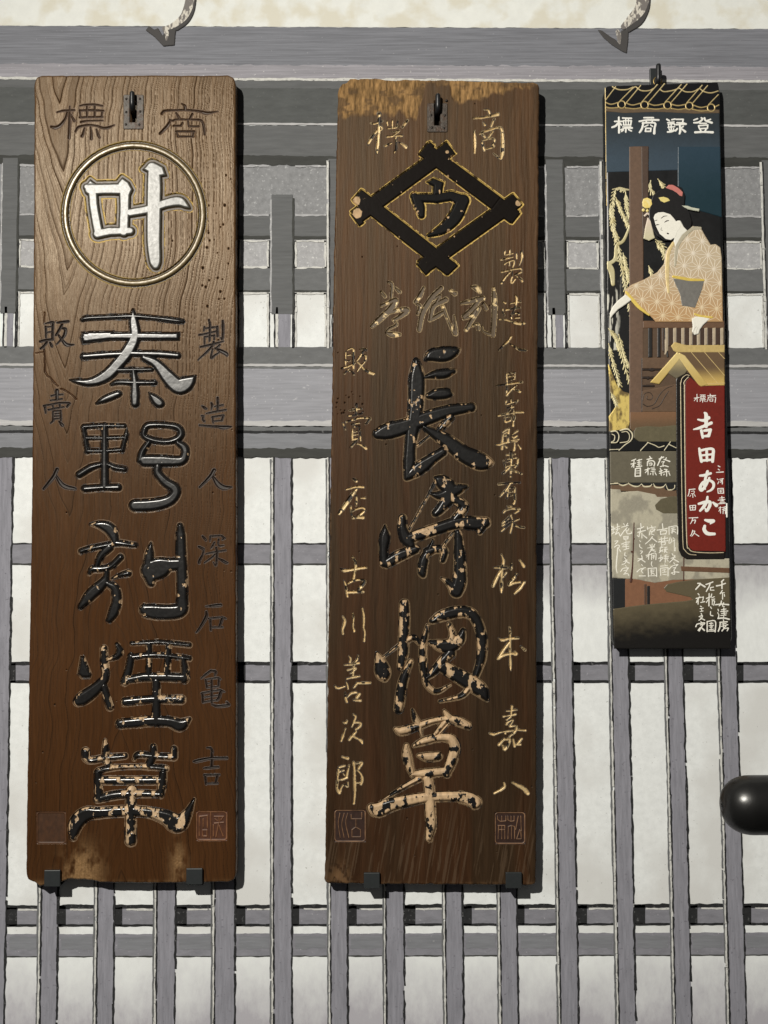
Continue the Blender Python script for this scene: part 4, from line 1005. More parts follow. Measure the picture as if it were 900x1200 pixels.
def incised(name, strokes, root, d, gold=0.0, seed=0, depth=1.9, inner=(0.020, 0.011, 0.006), res=3.4, slope=1.25, gcol=(0.66, 0.50, 0.27), rim=0.0):
    """a letter cut into the wood; gold = share of gilding still left in the cut"""
    lo, hi = bbox(strokes)
    X, Y = grid(lo - 2.5, hi + 2.5, res)
    s = -sdf(strokes, X, Y, 4.0) + (fbm(X / 2.4, Y / 2.4, seed + 71, 2) - .5) * 0.4
    h = np.where(s < -0.35, np.where(s > -0.8, 0.05, -0.2), -np.minimum(slope * (s + 0.35), depth))
    col = full(X, inner)
    col = mix(full(X, np.array(inner) * 2.2 + 0.015), col, sstep(-0.35, 0.25, s))
    rg = 0.5 + 0 * X
    mt = 0 * X
    if rim > 0:
        k = sstep(-0.75, -0.45, s) * sstep(0.35, 0.0, s) * sstep(0.62 - 0.4 * rim, 0.72 - 0.4 * rim, fbm(X / 6, Y / 6, seed + 74, 3))
        col = mix(col, full(X, gcol) * 0.7, k * 0.8)
    if gold > 0:
        n = fbm(X / 5.0, Y / 5.0, seed + 72, 4)
        thr = 0.74 - 0.46 * gold
        k = sstep(thr - 0.03, thr + 0.03, n) * sstep(-0.05, 0.3, s)
        col = mix(col, full(X, gcol) * (0.75 + 0.5 * fbm(X / 1.6, Y / 1.6, seed + 73, 2))[..., None], k)
        rg = rg * (1 - k) + 0.38 * k
        mt = 0.35 * k
    return relief(name, X, Y, s > -1.5, h, d, col, np.stack([rg, mt, 0.4 + 0 * X], -1), m_lacquer, root)


def rrect(x0, y0, x1, y1, r=12, w=10):
    pts = []
    for cx, cy, a in ((x1 - r, y0 + r, -90), (x1 - r, y1 - r, 0), (x0 + r, y1 - r, 90), (x0 + r, y0 + r, 180)):
        for k in range(4):
            b = math.radians(a + 30 * k)
            pts.append((cx + r * math.cos(b), cy + r * math.sin(b)))
    pts.append(pts[0])
    return '!' + ' '.join('%.1f,%.1f,%.1f' % (x, y, w) for x, y in pts)


def seal(reg, box, text, root, d, tint, line, w, seed):
    """a stamp cut shallow: lines stand in a sunk, tinted square"""
    x0, y0, x1, y1 = box
    st = parse(reg, rrect(x0, y0, x1, y1, 0.09 * (x1 - x0), w) + (';' + text if text else ''))
    ox, oy, z = reg
    A, B = np.array([ox + x0 / z, oy + y0 / z]), np.array([ox + x1 / z, oy + y1 / z])
    X, Y = grid(A - 2.5, B + 2.5, 3.6)
    s = -sdf(st, X, Y, 3.0)
    c, hf = (A + B) / 2, (B - A) / 2
    q = np.maximum(np.abs(X - c[0]) - hf[0], np.abs(Y - c[1]) - hf[1])
    inside = sstep(0.6, -0.4, q)
    k = sstep(-0.3, 0.3, s)
    h = np.where(q > 1.3, -0.18, -0.12 - 0.75 * inside * (1 - k))
    n = 0.6 + 0.8 * fbm(X / 3, Y / 5, seed)
    col = mix(full(X, tint) * n[..., None], full(X, line), k * np.clip(0.35 + 1.1 * (fbm(X / 6, Y / 6, seed + 1) - .3), 0, 1))
    return relief('seal', X, Y, q < 1.8, h, d, col, full(X, (0.48, 0, 0.6)), m_lacquer, root), ([('P', np.array([A, (B[0], A[1]), B, (A[0], B[1])]))], 1.1)


m_iron = mat_surface('old_iron', 0.35, 0.5, 500, 500)


def hanger_plate(root, d, x0, y0, x1, y1, sx0, sy0, sx1, sy1, screws, c):
    X, Y = grid((x0 - 1, y0 - 1), (x1 + 1, y1 + 1), 4.0)
    cx, cy, hx, hy = (x0 + x1) / 2, (y0 + y1) / 2, (x1 - x0) / 2, (y1 - y0) / 2
    r = 1.8
    q = np.hypot(np.maximum(np.abs(X - cx) - hx + r, 0), np.maximum(np.abs(Y - cy) - hy + r, 0)) - r
    sl = np.maximum(np.maximum(sx0 - X, X - sx1), np.maximum(sy0 - Y, Y - sy1))
    e = np.minimum(-q, sl)
    h = np.where(e < 0, -1.2, 0.9 * np.clip(e / 0.7, 0, 1) ** 0.6 + 0.1) + (fbm(X / 1.6, Y / 1.6, 81) - .5) * 0.35
    n = fbm(X / 2.5, Y / 2.5, 82)
    col = full(X, c) * (0.5 + 1.0 * n)[..., None]
    col = mix(col, full(X, (0.06, 0.032, 0.018)), sstep(0.55, 0.7, fbm(X / 4, Y / 4, 83)) * 0.7)
    o = relief('hanger_plate', X, Y, e > -0.5, h, d, col, full(X, (0.56, 0.25, 0.8)), m_iron, root)
    for (sx, sy) in screws:
        X, Y = grid((sx - 2.2, sy - 2.2), (sx + 2.2, sy + 2.2), 5.0)
        rr = np.hypot(X - sx, Y - sy)
        h = 1.0 + 0.8 * np.sqrt(np.clip(1 - (rr / 1.5) ** 2, 0, 1)) - np.where(np.abs(Y - sy - (X - sx) * 0.5) < 0.22, 0.5, 0) - np.where(rr > 1.5, 0.5, 0)
        relief('screw', X, Y, rr < 1.8, h, d, full(X, (0.035, 0.028, 0.024)), full(X, (0.4, 0.5, 0.4)), m_iron, root, parent=o)
    return o


def base_of(px, py, d):
    return Vector(at(px, py, d))


# ---- left board
root1 = empty('shop_signboard', base_of(153, 1034, D1 - 0.018))
tag(root1, 'brown wooden signboard with a ringed emblem, left of the diamond emblem board', 'signboard')
bpy.context.view_layer.update()
lst1 = []
th = np.linspace(0, 2 * np.pi, 73)
ring = [('S', np.column_stack([157.1 + 80.6 * np.cos(th), 251.2 + 80.8 * np.sin(th), np.full(73, 3.1)]))]
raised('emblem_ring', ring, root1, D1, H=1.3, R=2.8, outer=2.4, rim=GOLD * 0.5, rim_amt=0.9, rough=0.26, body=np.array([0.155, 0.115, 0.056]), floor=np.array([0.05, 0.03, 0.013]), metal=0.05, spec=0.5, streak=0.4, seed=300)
lst1.append((ring, 2.4))
CHIP1 = {'hata': 0.0, 'no': 0.004, 'koku': 0.035, 'kemuri': 0.09, 'kusa': 0.27}
for i, (nm, reg, tx) in enumerate(RAISED1):
    st = parse(reg, tx)
    if nm == 'kano':
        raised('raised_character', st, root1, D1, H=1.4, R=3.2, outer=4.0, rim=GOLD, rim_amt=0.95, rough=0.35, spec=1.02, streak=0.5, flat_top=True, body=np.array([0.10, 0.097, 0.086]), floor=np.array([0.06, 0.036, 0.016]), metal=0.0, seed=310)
        lst1.append((st, 4.0))
    else:
        raised('raised_character', st, root1, D1, H=2.4, R=4.2, outer=1.2, thin=0.0 if nm == 'no' else 0.2, flat_top=True, flat_k=1.9 if nm == 'no' else 2.6, rim=np.array([0.22, 0.145, 0.085]), rim_amt=0.8, chip=CHIP1[nm], rough={'hata': 0.31, 'no': 0.28}.get(nm, 0.24), spec=1.7, seed=320 + 7 * i)  # pale rim paints the highlight along each letter's cut edge into the colour
        lst1.append((st, 0.8))
for i, (nm, reg, tx) in enumerate(INCISED1):
    st = parse(reg, tx)
    up = reg[1] < 200
    incised('incised_character', st, root1, D1, 0.0, 400 + 5 * i, inner=(0.050, 0.026, 0.012) if up else (0.016, 0.009, 0.006))
    lst1.append((st, 0.35))
for i, (reg, bx, tx) in enumerate(SEAL1):
    o, wl = seal(reg, bx, tx, root1, D1, (0.064, 0.021, 0.008) if i == 0 else (0.052, 0.020, 0.0065), (0.27, 0.125, 0.056) if i == 0 else (0.095, 0.04, 0.016), 14 if i == 0 else 3, 450 + i)
    lst1.append(wl)
hanger_plate(root1, D1, 144.6, 111.0, 168.6, 151.8, 152.3, 114, 160.2, 143.2,
             [(148.3, 116.4), (164.2, 116.2), (148.2, 131.8), (164.6, 131.2), (147.8, 146.3), (163.5, 146.3)], (0.085, 0.074, 0.064))
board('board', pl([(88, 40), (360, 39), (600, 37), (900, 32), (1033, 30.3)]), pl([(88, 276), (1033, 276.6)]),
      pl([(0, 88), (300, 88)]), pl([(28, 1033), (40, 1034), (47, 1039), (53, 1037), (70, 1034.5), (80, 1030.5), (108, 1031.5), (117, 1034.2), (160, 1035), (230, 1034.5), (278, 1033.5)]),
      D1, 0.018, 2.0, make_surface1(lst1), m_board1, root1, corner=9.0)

# ---- middle board
root2 = empty('shop_signboard', base_of(505, 1036, D1 - 0.018))
tag(root2, 'dark brown wooden signboard with a gold edged diamond emblem and raw broken top edge', 'signboard')
bpy.context.view_layer.update()
lst2 = []
st = parse(EMBLEM2[1], EMBLEM2[2])
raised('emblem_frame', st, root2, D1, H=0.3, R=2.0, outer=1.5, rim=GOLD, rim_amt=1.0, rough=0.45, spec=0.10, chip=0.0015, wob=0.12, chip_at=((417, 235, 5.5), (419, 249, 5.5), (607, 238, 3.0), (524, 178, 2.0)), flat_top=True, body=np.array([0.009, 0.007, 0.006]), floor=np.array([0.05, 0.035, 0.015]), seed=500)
lst2.append((st, 1.5))
CHIP2 = {'u': 0.02, 'naga': 0.055, 'saki': 0.15, 'en': 0.27, 'kusa': 0.74}
for i, (nm, reg, tx) in enumerate(RAISED2):
    st = parse(reg, tx)
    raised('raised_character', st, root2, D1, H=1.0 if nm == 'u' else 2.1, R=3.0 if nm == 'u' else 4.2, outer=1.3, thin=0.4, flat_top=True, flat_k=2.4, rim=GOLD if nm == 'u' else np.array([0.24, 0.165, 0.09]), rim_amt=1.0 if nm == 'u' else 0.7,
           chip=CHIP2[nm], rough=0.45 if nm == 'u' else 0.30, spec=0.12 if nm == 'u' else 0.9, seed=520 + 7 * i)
    lst2.append((st, 0.9))
G2 = {'hyo': .55, 'sho': .75, 'koku': .22, 'shi': .15, 'kan': .15, 'han': .45, 'bai': .45, 'ten': .55, 'furu': .8, 'kawa': .9, 'zen': .85, 'ji': .95, 'ro': .95, 'sei': .72, 'zo': .65,
      'nin': .45, 'naga': .6, 'saki': .7, 'ken': .75, 'higashi': .65, 'ari': .5, 'ie': .5, 'matsu': .8, 'moto': .75, 'ka': 1.0, 'hachi': 1.0}
for i, (nm, reg, tx) in enumerate(INCISED2):
    st = parse(reg, tx)
    incised('incised_character', st, root2, D1, G2[nm], 600 + 5 * i, depth=1.7, inner=(0.085, 0.056, 0.028) if nm in ('koku', 'shi', 'kan') else (0.016, 0.010, 0.0065), rim=1.0 if nm in ('koku', 'shi', 'kan') else 0.45)
    lst2.append((st, 0.35))
for i, (reg, bx, tx) in enumerate(SEAL2):
    o, wl = seal(reg, bx, tx, root2, D1, (0.030, 0.0125, 0.008), (0.34, 0.19, 0.10), 10 if i == 0 else 8, 750 + i)
    lst2.append(wl)
hanger_plate(root2, D1, 500.4, 121.0, 524.6, 155.3, 509, 118, 515.9, 147,
             [(505.3, 135.3), (521.2, 135.7), (506.2, 150.0), (520.3, 150.6), (523.2, 118.2)], (0.060, 0.047, 0.037))
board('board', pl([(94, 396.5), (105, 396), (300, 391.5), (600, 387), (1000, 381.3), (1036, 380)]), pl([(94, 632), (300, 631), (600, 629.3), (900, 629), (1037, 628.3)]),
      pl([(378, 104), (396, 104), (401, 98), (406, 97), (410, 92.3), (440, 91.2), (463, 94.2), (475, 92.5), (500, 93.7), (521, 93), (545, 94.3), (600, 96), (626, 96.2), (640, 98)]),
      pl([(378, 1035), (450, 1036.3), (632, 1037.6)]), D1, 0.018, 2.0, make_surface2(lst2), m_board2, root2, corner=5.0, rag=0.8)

# ---------------------------------------------------------------- right board: black lacquer with a gold and colour picture
D3 = 0.0165
m_board3 = mat_surface('lacquered_board', 0.12, 0.08, 300, 300)
root3 = empty('shop_signboard', base_of(788, 758, D3 - 0.012))
tag(root3, 'narrow black lacquered signboard painted with a woman in a kimono above a red name panel', 'signboard')
bpy.context.view_layer.update()
L3 = pl([(90, 708), (240, 710), (400, 711.5), (560, 714), (680, 717), (765, 719)])
R3f = pl([(90, 843.3), (240, 846.5), (400, 850), (560, 854), (680, 856.5), (765, 858.5)])


def surf3(X, Y):
    col = full(X, (0.012, 0.0125, 0.0135)) * (0.7 + 0.6 * fbm(X / 12, Y / 12, 90))[..., None]
    return (fbm(X / 18, Y / 40, 91) - .5) * 0.3, col, full(X, (0.34, 0, 0.4))


board('board', L3, R3f, pl([(700, 100.5), (860, 96.0)]), pl([(700, 761), (860, 757)]), D3, 0.012, 1.2, surf3, m_board3, root3, corner=10, edge=3.5, rag=0.2)
A5, A6, A7, A8 = (700, 70, 5.625), (705, 210, 6.0), (705, 360, 5.625), (705, 520, 4.8)


DIM = 1.0


def fl3(name, reg, text, lay, c, parent=None, rough=0.5, metal=0.0, res=3.0, grain=0.5, clip=None):
    st = parse(reg, text) if isinstance(text, str) else text
    cc = (lambda X, Y: c(X, Y) * DIM / WARM) if callable(c) else np.asarray(c) * DIM / WARM
    def edge_clip(X, Y, s):
        if clip is not None:
            s = clip(X, Y, s)
        return np.minimum(s, np.minimum(X - L3(Y) - 1.0, R3f(Y) - 1.6 - X))
    return flat(name, st, lay + 0.3, D3, cc, root3, rough, metal, res, parent, grain, edge_clip)


def grad(c0, c1, y0, y1, x0=None, x1=None):
    def f(X, Y):
        t = sstep(y0, y1, Y) if x0 is None else sstep(x0, x1, X)
        return mix(full(X, c0), full(X, c1), np.clip(t + (fbm(X / 5, Y / 5, 92) - .5) * 0.22, 0, 1))
    return f


def speck(c, amt=0.3):
    return lambda X, Y: full(X, c) * (1 - amt / 2 + amt * fbm(X / 3, Y / 3, 93))[..., None]


gold3 = (0.52, 0.37, 0.14)
# background of the room
fl3('painted_ground', A5, "P55,345 805,345 812,580 530,575 528,725 60,740", 1, grad(lin(44, 50, 53), lin(58, 72, 82), 135, 195), rough=0.42)
fl3('painted_screen', A5, "P532,575 812,575 828,790 836,1040 560,960 532,930", 2, grad(lin(42, 62, 74), lin(22, 48, 56), 165, 240), rough=0.42)
fl3('painted_eave', A5, "P58,322 802,330 804,352 640,356 400,344 170,352 58,338", 2, speck(lin(98, 80, 58)), rough=0.5)
roof = fl3('tile_roof', A5, "P48,195 70,178 790,152 802,200 804,318 800,330 50,318", 2, speck((0.008, 0.008, 0.009)), rough=0.3)
tiles = ""
for cx, cy in ((160, 297), (311, 300), (463, 302), (606, 306), (750, 318)):
    pts = ' '.join('%.1f,%.1f,5' % (cx + 24 * math.cos(a), cy + 24 * math.sin(a)) for a in [k * math.pi / 7 for k in range(15)])
    tiles += ('' if not tiles else ';') + pts
for a in ("58,262,4 120,180,4", "150,272,4 240,185,5 265,190,4", "195,280,4 285,172,4", "295,278,4 400,160,4", "335,285,4 442,160,4", "448,280,4 552,165,4", "482,288,4 590,163,4",
          "592,282,4 690,170,4", "628,288,4 726,172,4", "735,295,4 796,232,4", "100,180,5 140,198,5 195,198,5 235,182,4", "262,185,4 290,205,5 340,205,5 372,190,4", "412,196,4 440,212,5 500,203,5 540,188,4", "545,192,4 580,212,5 630,212,5 672,190,4",
          "672,190,4 705,212,5 750,220,5 795,208,4", "52,282,5 90,295,5 135,284,5", "52,312,5 90,320,5 136,316,5", "186,286,5 230,300,5 286,288,5", "186,318,4 240,325,5 288,318,4", "335,290,5 380,302,5 440,292,5", "335,322,4 390,328,5 440,320,4",
          "486,294,5 530,304,5 582,296,5", "488,322,4 535,330,5 584,322,4", "630,300,5 680,316,5 726,308,5", "630,328,4 680,340,5 728,336,4", "776,312,5 800,300,5", "50,190,5 52,330,5", "52,330,5 54,760,4 60,960,3"):
    tiles += ';' + a
fl3('roof_tile_outline', A5, tiles, 4, grad(lin(226, 205, 150), lin(190, 165, 108), 90, 130), parent=roof, rough=0.4, metal=0.3, res=4.0)
# willow
trunk = fl3('tree_trunk', A6, "P42,640 150,640 195,760 196,1200 60,1200 40,900", 1, lambda X, Y: mix(full(X, (0.008, 0.008, 0.008)), full(X, lin(205, 200, 182)), sstep(0.56, 0.66, fbm(X / 2.6, Y / 22, 94)) * sstep(731, 719, X)), rough=0.4)
fl3('tree_trunk', A7, "P45,380 60,420 95,505 140,558 187,572 187,740 172,800 50,820 48,722 72,690 104,640 60,560", 3, lambda X, Y: mix(full(X, lin(120, 100, 62)), full(X, lin(228, 200, 112)), sstep(0.40, 0.66, fbm(X / 5, Y / 10, 95) + 0.16 * sstep(733, 739, X) + 0.1 * sstep(450, 430, Y))), rough=0.42, metal=0.25)
rn = random.Random(3)
leaf = []


def chev(reg, text, step=2.3, ln=(3.4, 5.4)):
    st = parse(reg, text)
    for k, P in st:
        P[:, 2] *= 0.22
        leaf.append((k, P))
        acc = 0
        for i in range(1, len(P)):
            v = P[i, :2] - P[i - 1, :2]
            acc += np.linalg.norm(v)
            if acc > step:
                acc = 0
                t = v / max(np.linalg.norm(v), 1e-6)
                for sgn in (-1, 1):
                    a = sgn * math.radians(rn.uniform(22, 40))
                    dv = np.array([t[0] * math.cos(a) - t[1] * math.sin(a), t[0] * math.sin(a) + t[1] * math.cos(a)])
                    dv[1] = abs(dv[1]) + 0.15
                    q = P[i, :2] + dv * rn.uniform(*ln)
                    leaf.append(('S', np.array([[*P[i, :2], 0.27], [*q, 0.12]])))


for tx in ("190,75,4 105,68,5 76,200,4 84,330,4 108,420,3", "168,90,4 178,200,4 190,260,3", "100,130,4 140,230,4 188,330,4", "118,460,4 140,600,4 166,760,4 200,940,4", "60,180,4 72,300,4 100,430,3",
           "150,520,4 172,620,4 190,720,4", "48,1050,4 90,1100,4 130,1190,4", "345,10,4 340,60,4 370,110,3", "395,0,4 425,40,4 440,75,3", "330,610,4 345,650,4 350,670,3", "372,420,4 430,470,4 440,545,3", "380,440,4 410,480,4 430,500,3"):
    chev(A6, tx)
for tx in ("50,150,4 92,200,4 122,290,4 180,480,4", "46,240,4 80,380,4 118,505,4", "112,180,4 152,330,4 184,400,4", "60,560,4 80,600,4 96,640,4"):
    chev(A7, tx)
leaf += parse(A6, "202,318,8 155,430,16 105,470,18 96,560,22 42,602,20;95,568,8 150,590,6;190,76,6 105,68,8;44,600,40 70,650,36 80,740,20")
fl3('willow_branch', None, leaf, 5, lambda X, Y: mix(full(X, lin(188, 170, 112)), full(X, lin(218, 208, 166)), fbm(X / 5, Y / 6, 96)), rough=0.42, metal=0.2, res=4.0)
# window post, rail and slats
brown = lin(103, 79, 61)
post = fl3('window_post', A5, "P212,578 290,576 293,960 300,1250 300,2380 212,2380", 6, speck(brown, 0.35), rough=0.55)
fl3('post_edge', A5, "P290,576 334,575 332,1170 300,1180 293,960", 6.4, speck(lin(78, 60, 48), 0.3), parent=post)
dark3 = (0.012, 0.011, 0.010)
fl3('panel_ground', A7, "P262,92 805,92 805,520 490,520 490,800 187,800 187,690 262,690", 4, speck(lin(88, 68, 50), 0.3))
rail = fl3('window_rail', A7, "P272,95 805,95 805,138 272,138", 7, speck(lin(106, 78, 56), 0.3))
fl3('rail_gap', A7, "P308,140 332,140 332,330 308,330;P366,140 386,140 386,330 366,330;P398,140 412,140 414,300 402,290;P437,140 470,140 470,256 437,256;P490,140 524,140 524,256 490,256;P544,140 576,140 576,256 544,256;P596,140 626,140 626,256 596,256;P646,140 676,140 676,256 646,256;P696,140 729,140 729,256 696,256;P748,140 782,140 782,256 748,256", 7.6, speck(lin(66, 48, 36)), parent=rail)
fl3('rail_gap', A7, "P308,140 330,140 330,330 308,330;P368,140 384,140 384,330 368,330;P405,140 416,140 438,330 432,330", 8.2, speck(dark3), parent=rail)
for x in (425, 479, 532, 585, 635, 684, 738, 789):
    lo = 296 if x == 425 else 256
    fl3('rail_slat', A7, "P%d,142 %d,138 %d,%d %d,%d" % (x - 9, x + 10, x + 9, lo - 10, x - 8, lo + (16 if x == 425 else 0)), 8.6, speck(lin(178, 160, 132), 0.4), parent=rail)
pan = fl3('carved_panel', A7, "P266,336 470,336 470,404 266,404;P266,555 490,510 490,690 266,690", 7, speck(lin(99, 76, 56), 0.3))
fl3('carved_groove', A7, "!272,412,10 390,412,8;315,412,12 330,412,22 345,412,12;!272,466,10 345,466,10;305,468,18;!272,520,8 340,520,12;270,620,5 280,575,5 315,565,5 335,590,5 320,612,5 296,605,5 300,588,5;272,640,6 300,655,6 345,640,6 380,580,6 420,540,5 470,518,4;330,672,6 380,650,6 410,600,6 440,555,5;!264,340,4 264,690,4", 7.8, speck(lin(40, 29, 22)), parent=pan)
fl3('painted_sill', A7, "P187,694 490,692 490,802 300,808 205,815 187,805", 7, grad(lin(122, 88, 60), lin(98, 76, 52), 485, 502))
fl3('painted_cloud', A7, "P225,795 300,785 380,790 490,778 490,888 250,888 215,860 212,820", 8, speck(lin(96, 88, 64), 0.35))
# small roof over the red panel
gold_roof = fl3('small_roof', A7, "P500,298 805,298 805,516 642,520", 10, lambda X, Y: mix(full(X, lin(104, 82, 58)), full(X, lin(205, 172, 96)), sstep(430, 452, Y + (X - 800) * 0.02)), rough=0.45)
fl3('roof_ridge', A7, "P458,258 478,234 520,246 560,256 805,254 805,299 498,299 474,288", 11, speck(lin(206, 178, 112), 0.3), parent=gold_roof, metal=0.2)
fl3('roof_gable', A7, "P500,318 560,420 545,440 490,470 430,430", 10.6, grad(lin(178, 158, 108), lin(108, 98, 76), 420, 440), parent=gold_roof)
fl3('roof_board', A7, "P496,300 520,326 505,350 376,506 322,496;P508,303 545,322 696,512 655,522 640,516 505,335", 11.6, grad(lin(226, 200, 132), lin(206, 176, 100), 415, 450), parent=gold_roof, metal=0.2)
fl3('roof_line', A7, "!588,300,3 770,512,3;!676,300,3 805,450,3;!768,300,3 805,340,3;!650,508,5 805,503,4", 11.2, lin(206, 178, 116), parent=gold_roof)
# red name panel
frame = fl3('red_panel_frame', A7, "P490,485 497,458 520,446 548,432 572,440 592,470 640,520 805,514 812,1560 805,1659 560,1660 528,1640 508,1600 494,1200", 9, speck((0.014, 0.011, 0.009)), rough=0.32)
fl3('frame_line', A7, "520,500,3 528,470,3 556,448,3 574,452,3;518,500,3 522,900,3 528,1300,3 534,1560,3 545,1600,3 575,1628,3 620,1634,3;545,520,4 540,500,4 552,480,4 570,462,4;543,520,4 546,900,4 552,1300,4 560,1560,4 572,1590,4 600,1612,4 700,1620,4 800,1618,3", 10.4, lin(214, 196, 158), parent=frame, res=4.0, metal=0.2)
red = fl3('red_panel', A7, "P549,520 552,490 580,464 650,524 805,517 812,1610 602,1606 578,1588 563,1555 552,1100", 9.8, speck(lin(112, 31, 20), 0.25), rough=0.45)
# signboard band below, tile roof, curtain
band = fl3('painted_band', A8, "P48,44 428,44 432,214 380,218 50,220", 6, speck(lin(98, 91, 73), 0.3))
fl3('band_roof', A7, "P46,890 250,886 490,888 492,944 46,950", 9, speck((0.008, 0.008, 0.008)), rough=0.35)
fl3('band_roof', A7, "P48,820 190,806 206,850 180,900 48,905", 9, speck((0.010, 0.009, 0.008)), rough=0.35)
fl3('roof_tile_outline', A7, "60,822,6 95,820,6 112,850,6 100,890,6 62,895,6;66,838,5 84,850,5 80,880,5 62,890,5;120,815,6 170,806,7 200,840,7 190,880,6 150,910,6 112,945,5;132,825,5 165,822,5 182,850,5 170,885,5 120,895,5;255,945,5 305,892,5;300,892,5 350,912,5 375,925,5 410,915,5;412,943,5 450,890,5;440,905,5 488,928,5;48,940,5 120,938,4", 10, lin(216, 204, 168), res=4.0)
fl3('painted_beam_strip', A8, "P52,222 425,222 430,262 425,300 310,302 304,286 180,268 54,262", 5, speck(lin(104, 80, 58), 0.3))
fl3('band_scallop', A8, "P52,222 425,220 428,240 400,246 350,240 300,236 250,234 200,238 150,228 52,232;370,240,40;405,242,44", 6.8, speck((0.008, 0.008, 0.008)))
fl3('scallop_outline', A8, "52,226,4 90,224,4;95,226,4 120,236,4 145,226,4;150,224,4 180,240,4 205,240,4 222,228,4;222,226,4 240,242,4 270,240,4 282,228,4;290,226,4 305,246,4 340,246,4 360,228,4;362,236,4 372,258,4 392,260,4 408,250,4 410,234,4", 7.8, lin(216, 204, 168), res=4.0)
fl3('shop_curtain', A8, "P52,256 104,258 108,276 200,266 300,286 310,300 440,300 445,626 470,645 715,648 716,756 560,762 400,766 300,782 240,772 190,760 52,752", 6, lambda X, Y: mix(full(X, lin(150, 143, 124)), full(X, lin(180, 172, 148)), sstep(0.42, 0.62, fbm(X / 12, Y / 16, 97) + 0.12 * sstep(745, 725, X))) * (0.9 + 0.2 * fbm(X / 1.5, Y / 1.5, 98))[..., None])
fl3('painted_cloud', A8, "P298,345 330,312 380,298 440,296 440,392 345,392 305,370", 7, speck(lin(92, 84, 62), 0.3))
fl3('curtain_cord', A8, "181,445,6 176,600,8 172,690,9 164,775,13;180,535,11;168,608,11", 7, speck(lin(76, 44, 30)))
fl3('curtain_cord', A8, "!461,640,7 460,768,7", 7, speck(lin(76, 44, 30)))
fl3('painted_cross_beam', A8, "P444,690 715,700 715,726 448,716", 7.6, speck(lin(104, 74, 52), 0.3))
fl3('painted_doorway', A8, "P58,760 132,760 132,924 60,928", 5, speck((0.008, 0.009, 0.010)))
fl3('painted_doorway', A8, "P130,764 520,760 520,900 130,920", 5, speck(lin(128, 88, 62), 0.25))
fl3('door_edge', A8, "P238,790 252,790 252,912 238,912", 6, speck(lin(84, 60, 44)))
fl3('door_edge', A8, "P254,800 271,800 271,912 254,912", 6, speck(dark3))
fl3('painted_earth', A8, "P58,932 150,918 260,904 380,894 470,886 512,878 500,862 430,846 365,832 350,812 368,792 440,776 560,762 716,752 722,1150 64,1150", 7.2,
    lambda X, Y: mix(full(X, lin(96, 86, 64)), full(X, lin(24, 22, 20)), np.clip(sstep(700, 748, Y + (X - 790) * 0.10 + (fbm(X / 8, Y / 5, 99) - .5) * 14), 0, 1)), rough=0.36)
# the woman at the window
kim_txt = "P640,336 652,350 690,346 720,400 762,468 798,464 828,486 838,560 846,1004 380,1004 340,960 250,900 162,815 168,782 205,750 300,710 390,660 438,600 450,512 498,446 560,396 600,370"
kim = parse(A6, kim_txt)
woman = fl3('painted_woman', A6, kim_txt, 13, grad(lin(200, 180, 147), lin(192, 152, 104), 300, 380), rough=0.5, metal=0.1)
woman['label'] = 'painted woman in a gold star patterned kimono leaning on the rail'
seg = []
a_ = 17.6
for r in range(-9, 10):
    for c in range(-9, 10):
        ct, sn = math.cos(0.12), math.sin(0.12)
        rot = lambda x, y: (780 + x * ct - y * sn, 340 + x * sn + y * ct)
        p = rot(a_ * (c + r / 2), a_ * r * 0.866)
        nb = [rot(a_ * (c + 1 + r / 2), a_ * r * 0.866), rot(a_ * (c + (r + 1) / 2), a_ * (r + 1) * 0.866), rot(a_ * (c - 1 + (r + 1) / 2), a_ * (r + 1) * 0.866)]
        for q in nb:
            seg.append((p, q))
        for tri in ((p, nb[0], nb[1]), (p, nb[1], nb[2])):
            g = tuple(sum(t[k] for t in tri) / 3 for k in (0, 1))
            for t in tri:
                seg.append((t, g))
seg = [('S', np.array([[*p, 0.34], [*q, 0.34]])) for p, q in seg if 715 < p[0] < 862 and 250 < p[1] < 395]
fl3('kimono_pattern', None, seg, 14, grad(lin(226, 212, 188), lin(220, 196, 154), 300, 380), parent=woman, res=4.0,
    clip=lambda X, Y, s: np.minimum(s, -sdf(kim, X, Y, 4.0) - 0.8))
fl3('kimono_collar', A6, "690,350,14 640,352,22 600,378,26 560,420,26 530,470,24 518,540,20 512,610,12", 15, speck(lin(182, 172, 146)), parent=woman)
fl3('kimono_collar', A6, "500,455,16 468,520,22 460,600,26 458,700,22 466,800,14", 15, speck(lin(222, 196, 138)), parent=woman, metal=0.15)
fl3('sash', A6, "P500,704 560,710 715,720 700,780 652,906 562,892 548,812", 15, speck(lin(116, 112, 104), 0.35), parent=woman)
fl3('sash_cord', A6, "500,690,14 560,702,18 620,712,18 712,715,12", 16, speck(lin(224, 194, 92)), parent=woman, metal=0.2)
fl3('sleeve_hem', A6, "172,800,14 215,852,20 262,905,18 330,958,8", 15, speck(lin(230, 200, 98)), parent=woman, metal=0.2)
fl3('sleeve_hem', A6, "652,952,10 700,968,14 772,975,10", 15, speck(lin(230, 200, 98)), parent=woman, metal=0.2)
fl3('neck', A6, "P516,300 548,298 572,340 598,366 560,398 535,440 516,476 505,440 506,420 525,370", 15.6, speck(lin(236, 230, 212), 0.06), parent=woman)
hair = fl3('hair', A6, "P330,240 338,180 360,120 400,85 440,68 500,44 560,68 580,120 575,185 612,240 628,300 622,350 598,368 572,345 552,300 530,290 520,312 530,400 500,436 440,436 390,404 352,350 334,300", 15.2, speck((0.010, 0.009, 0.009)), parent=woman, rough=0.42)
fl3('face', A6, "P362,275 372,252 395,240 430,238 478,253 508,288 522,308 545,298 556,318 548,350 524,380 516,412 482,432 448,426 405,390 378,335", 16.4, speck(lin(240, 234, 216), 0.05), parent=woman)
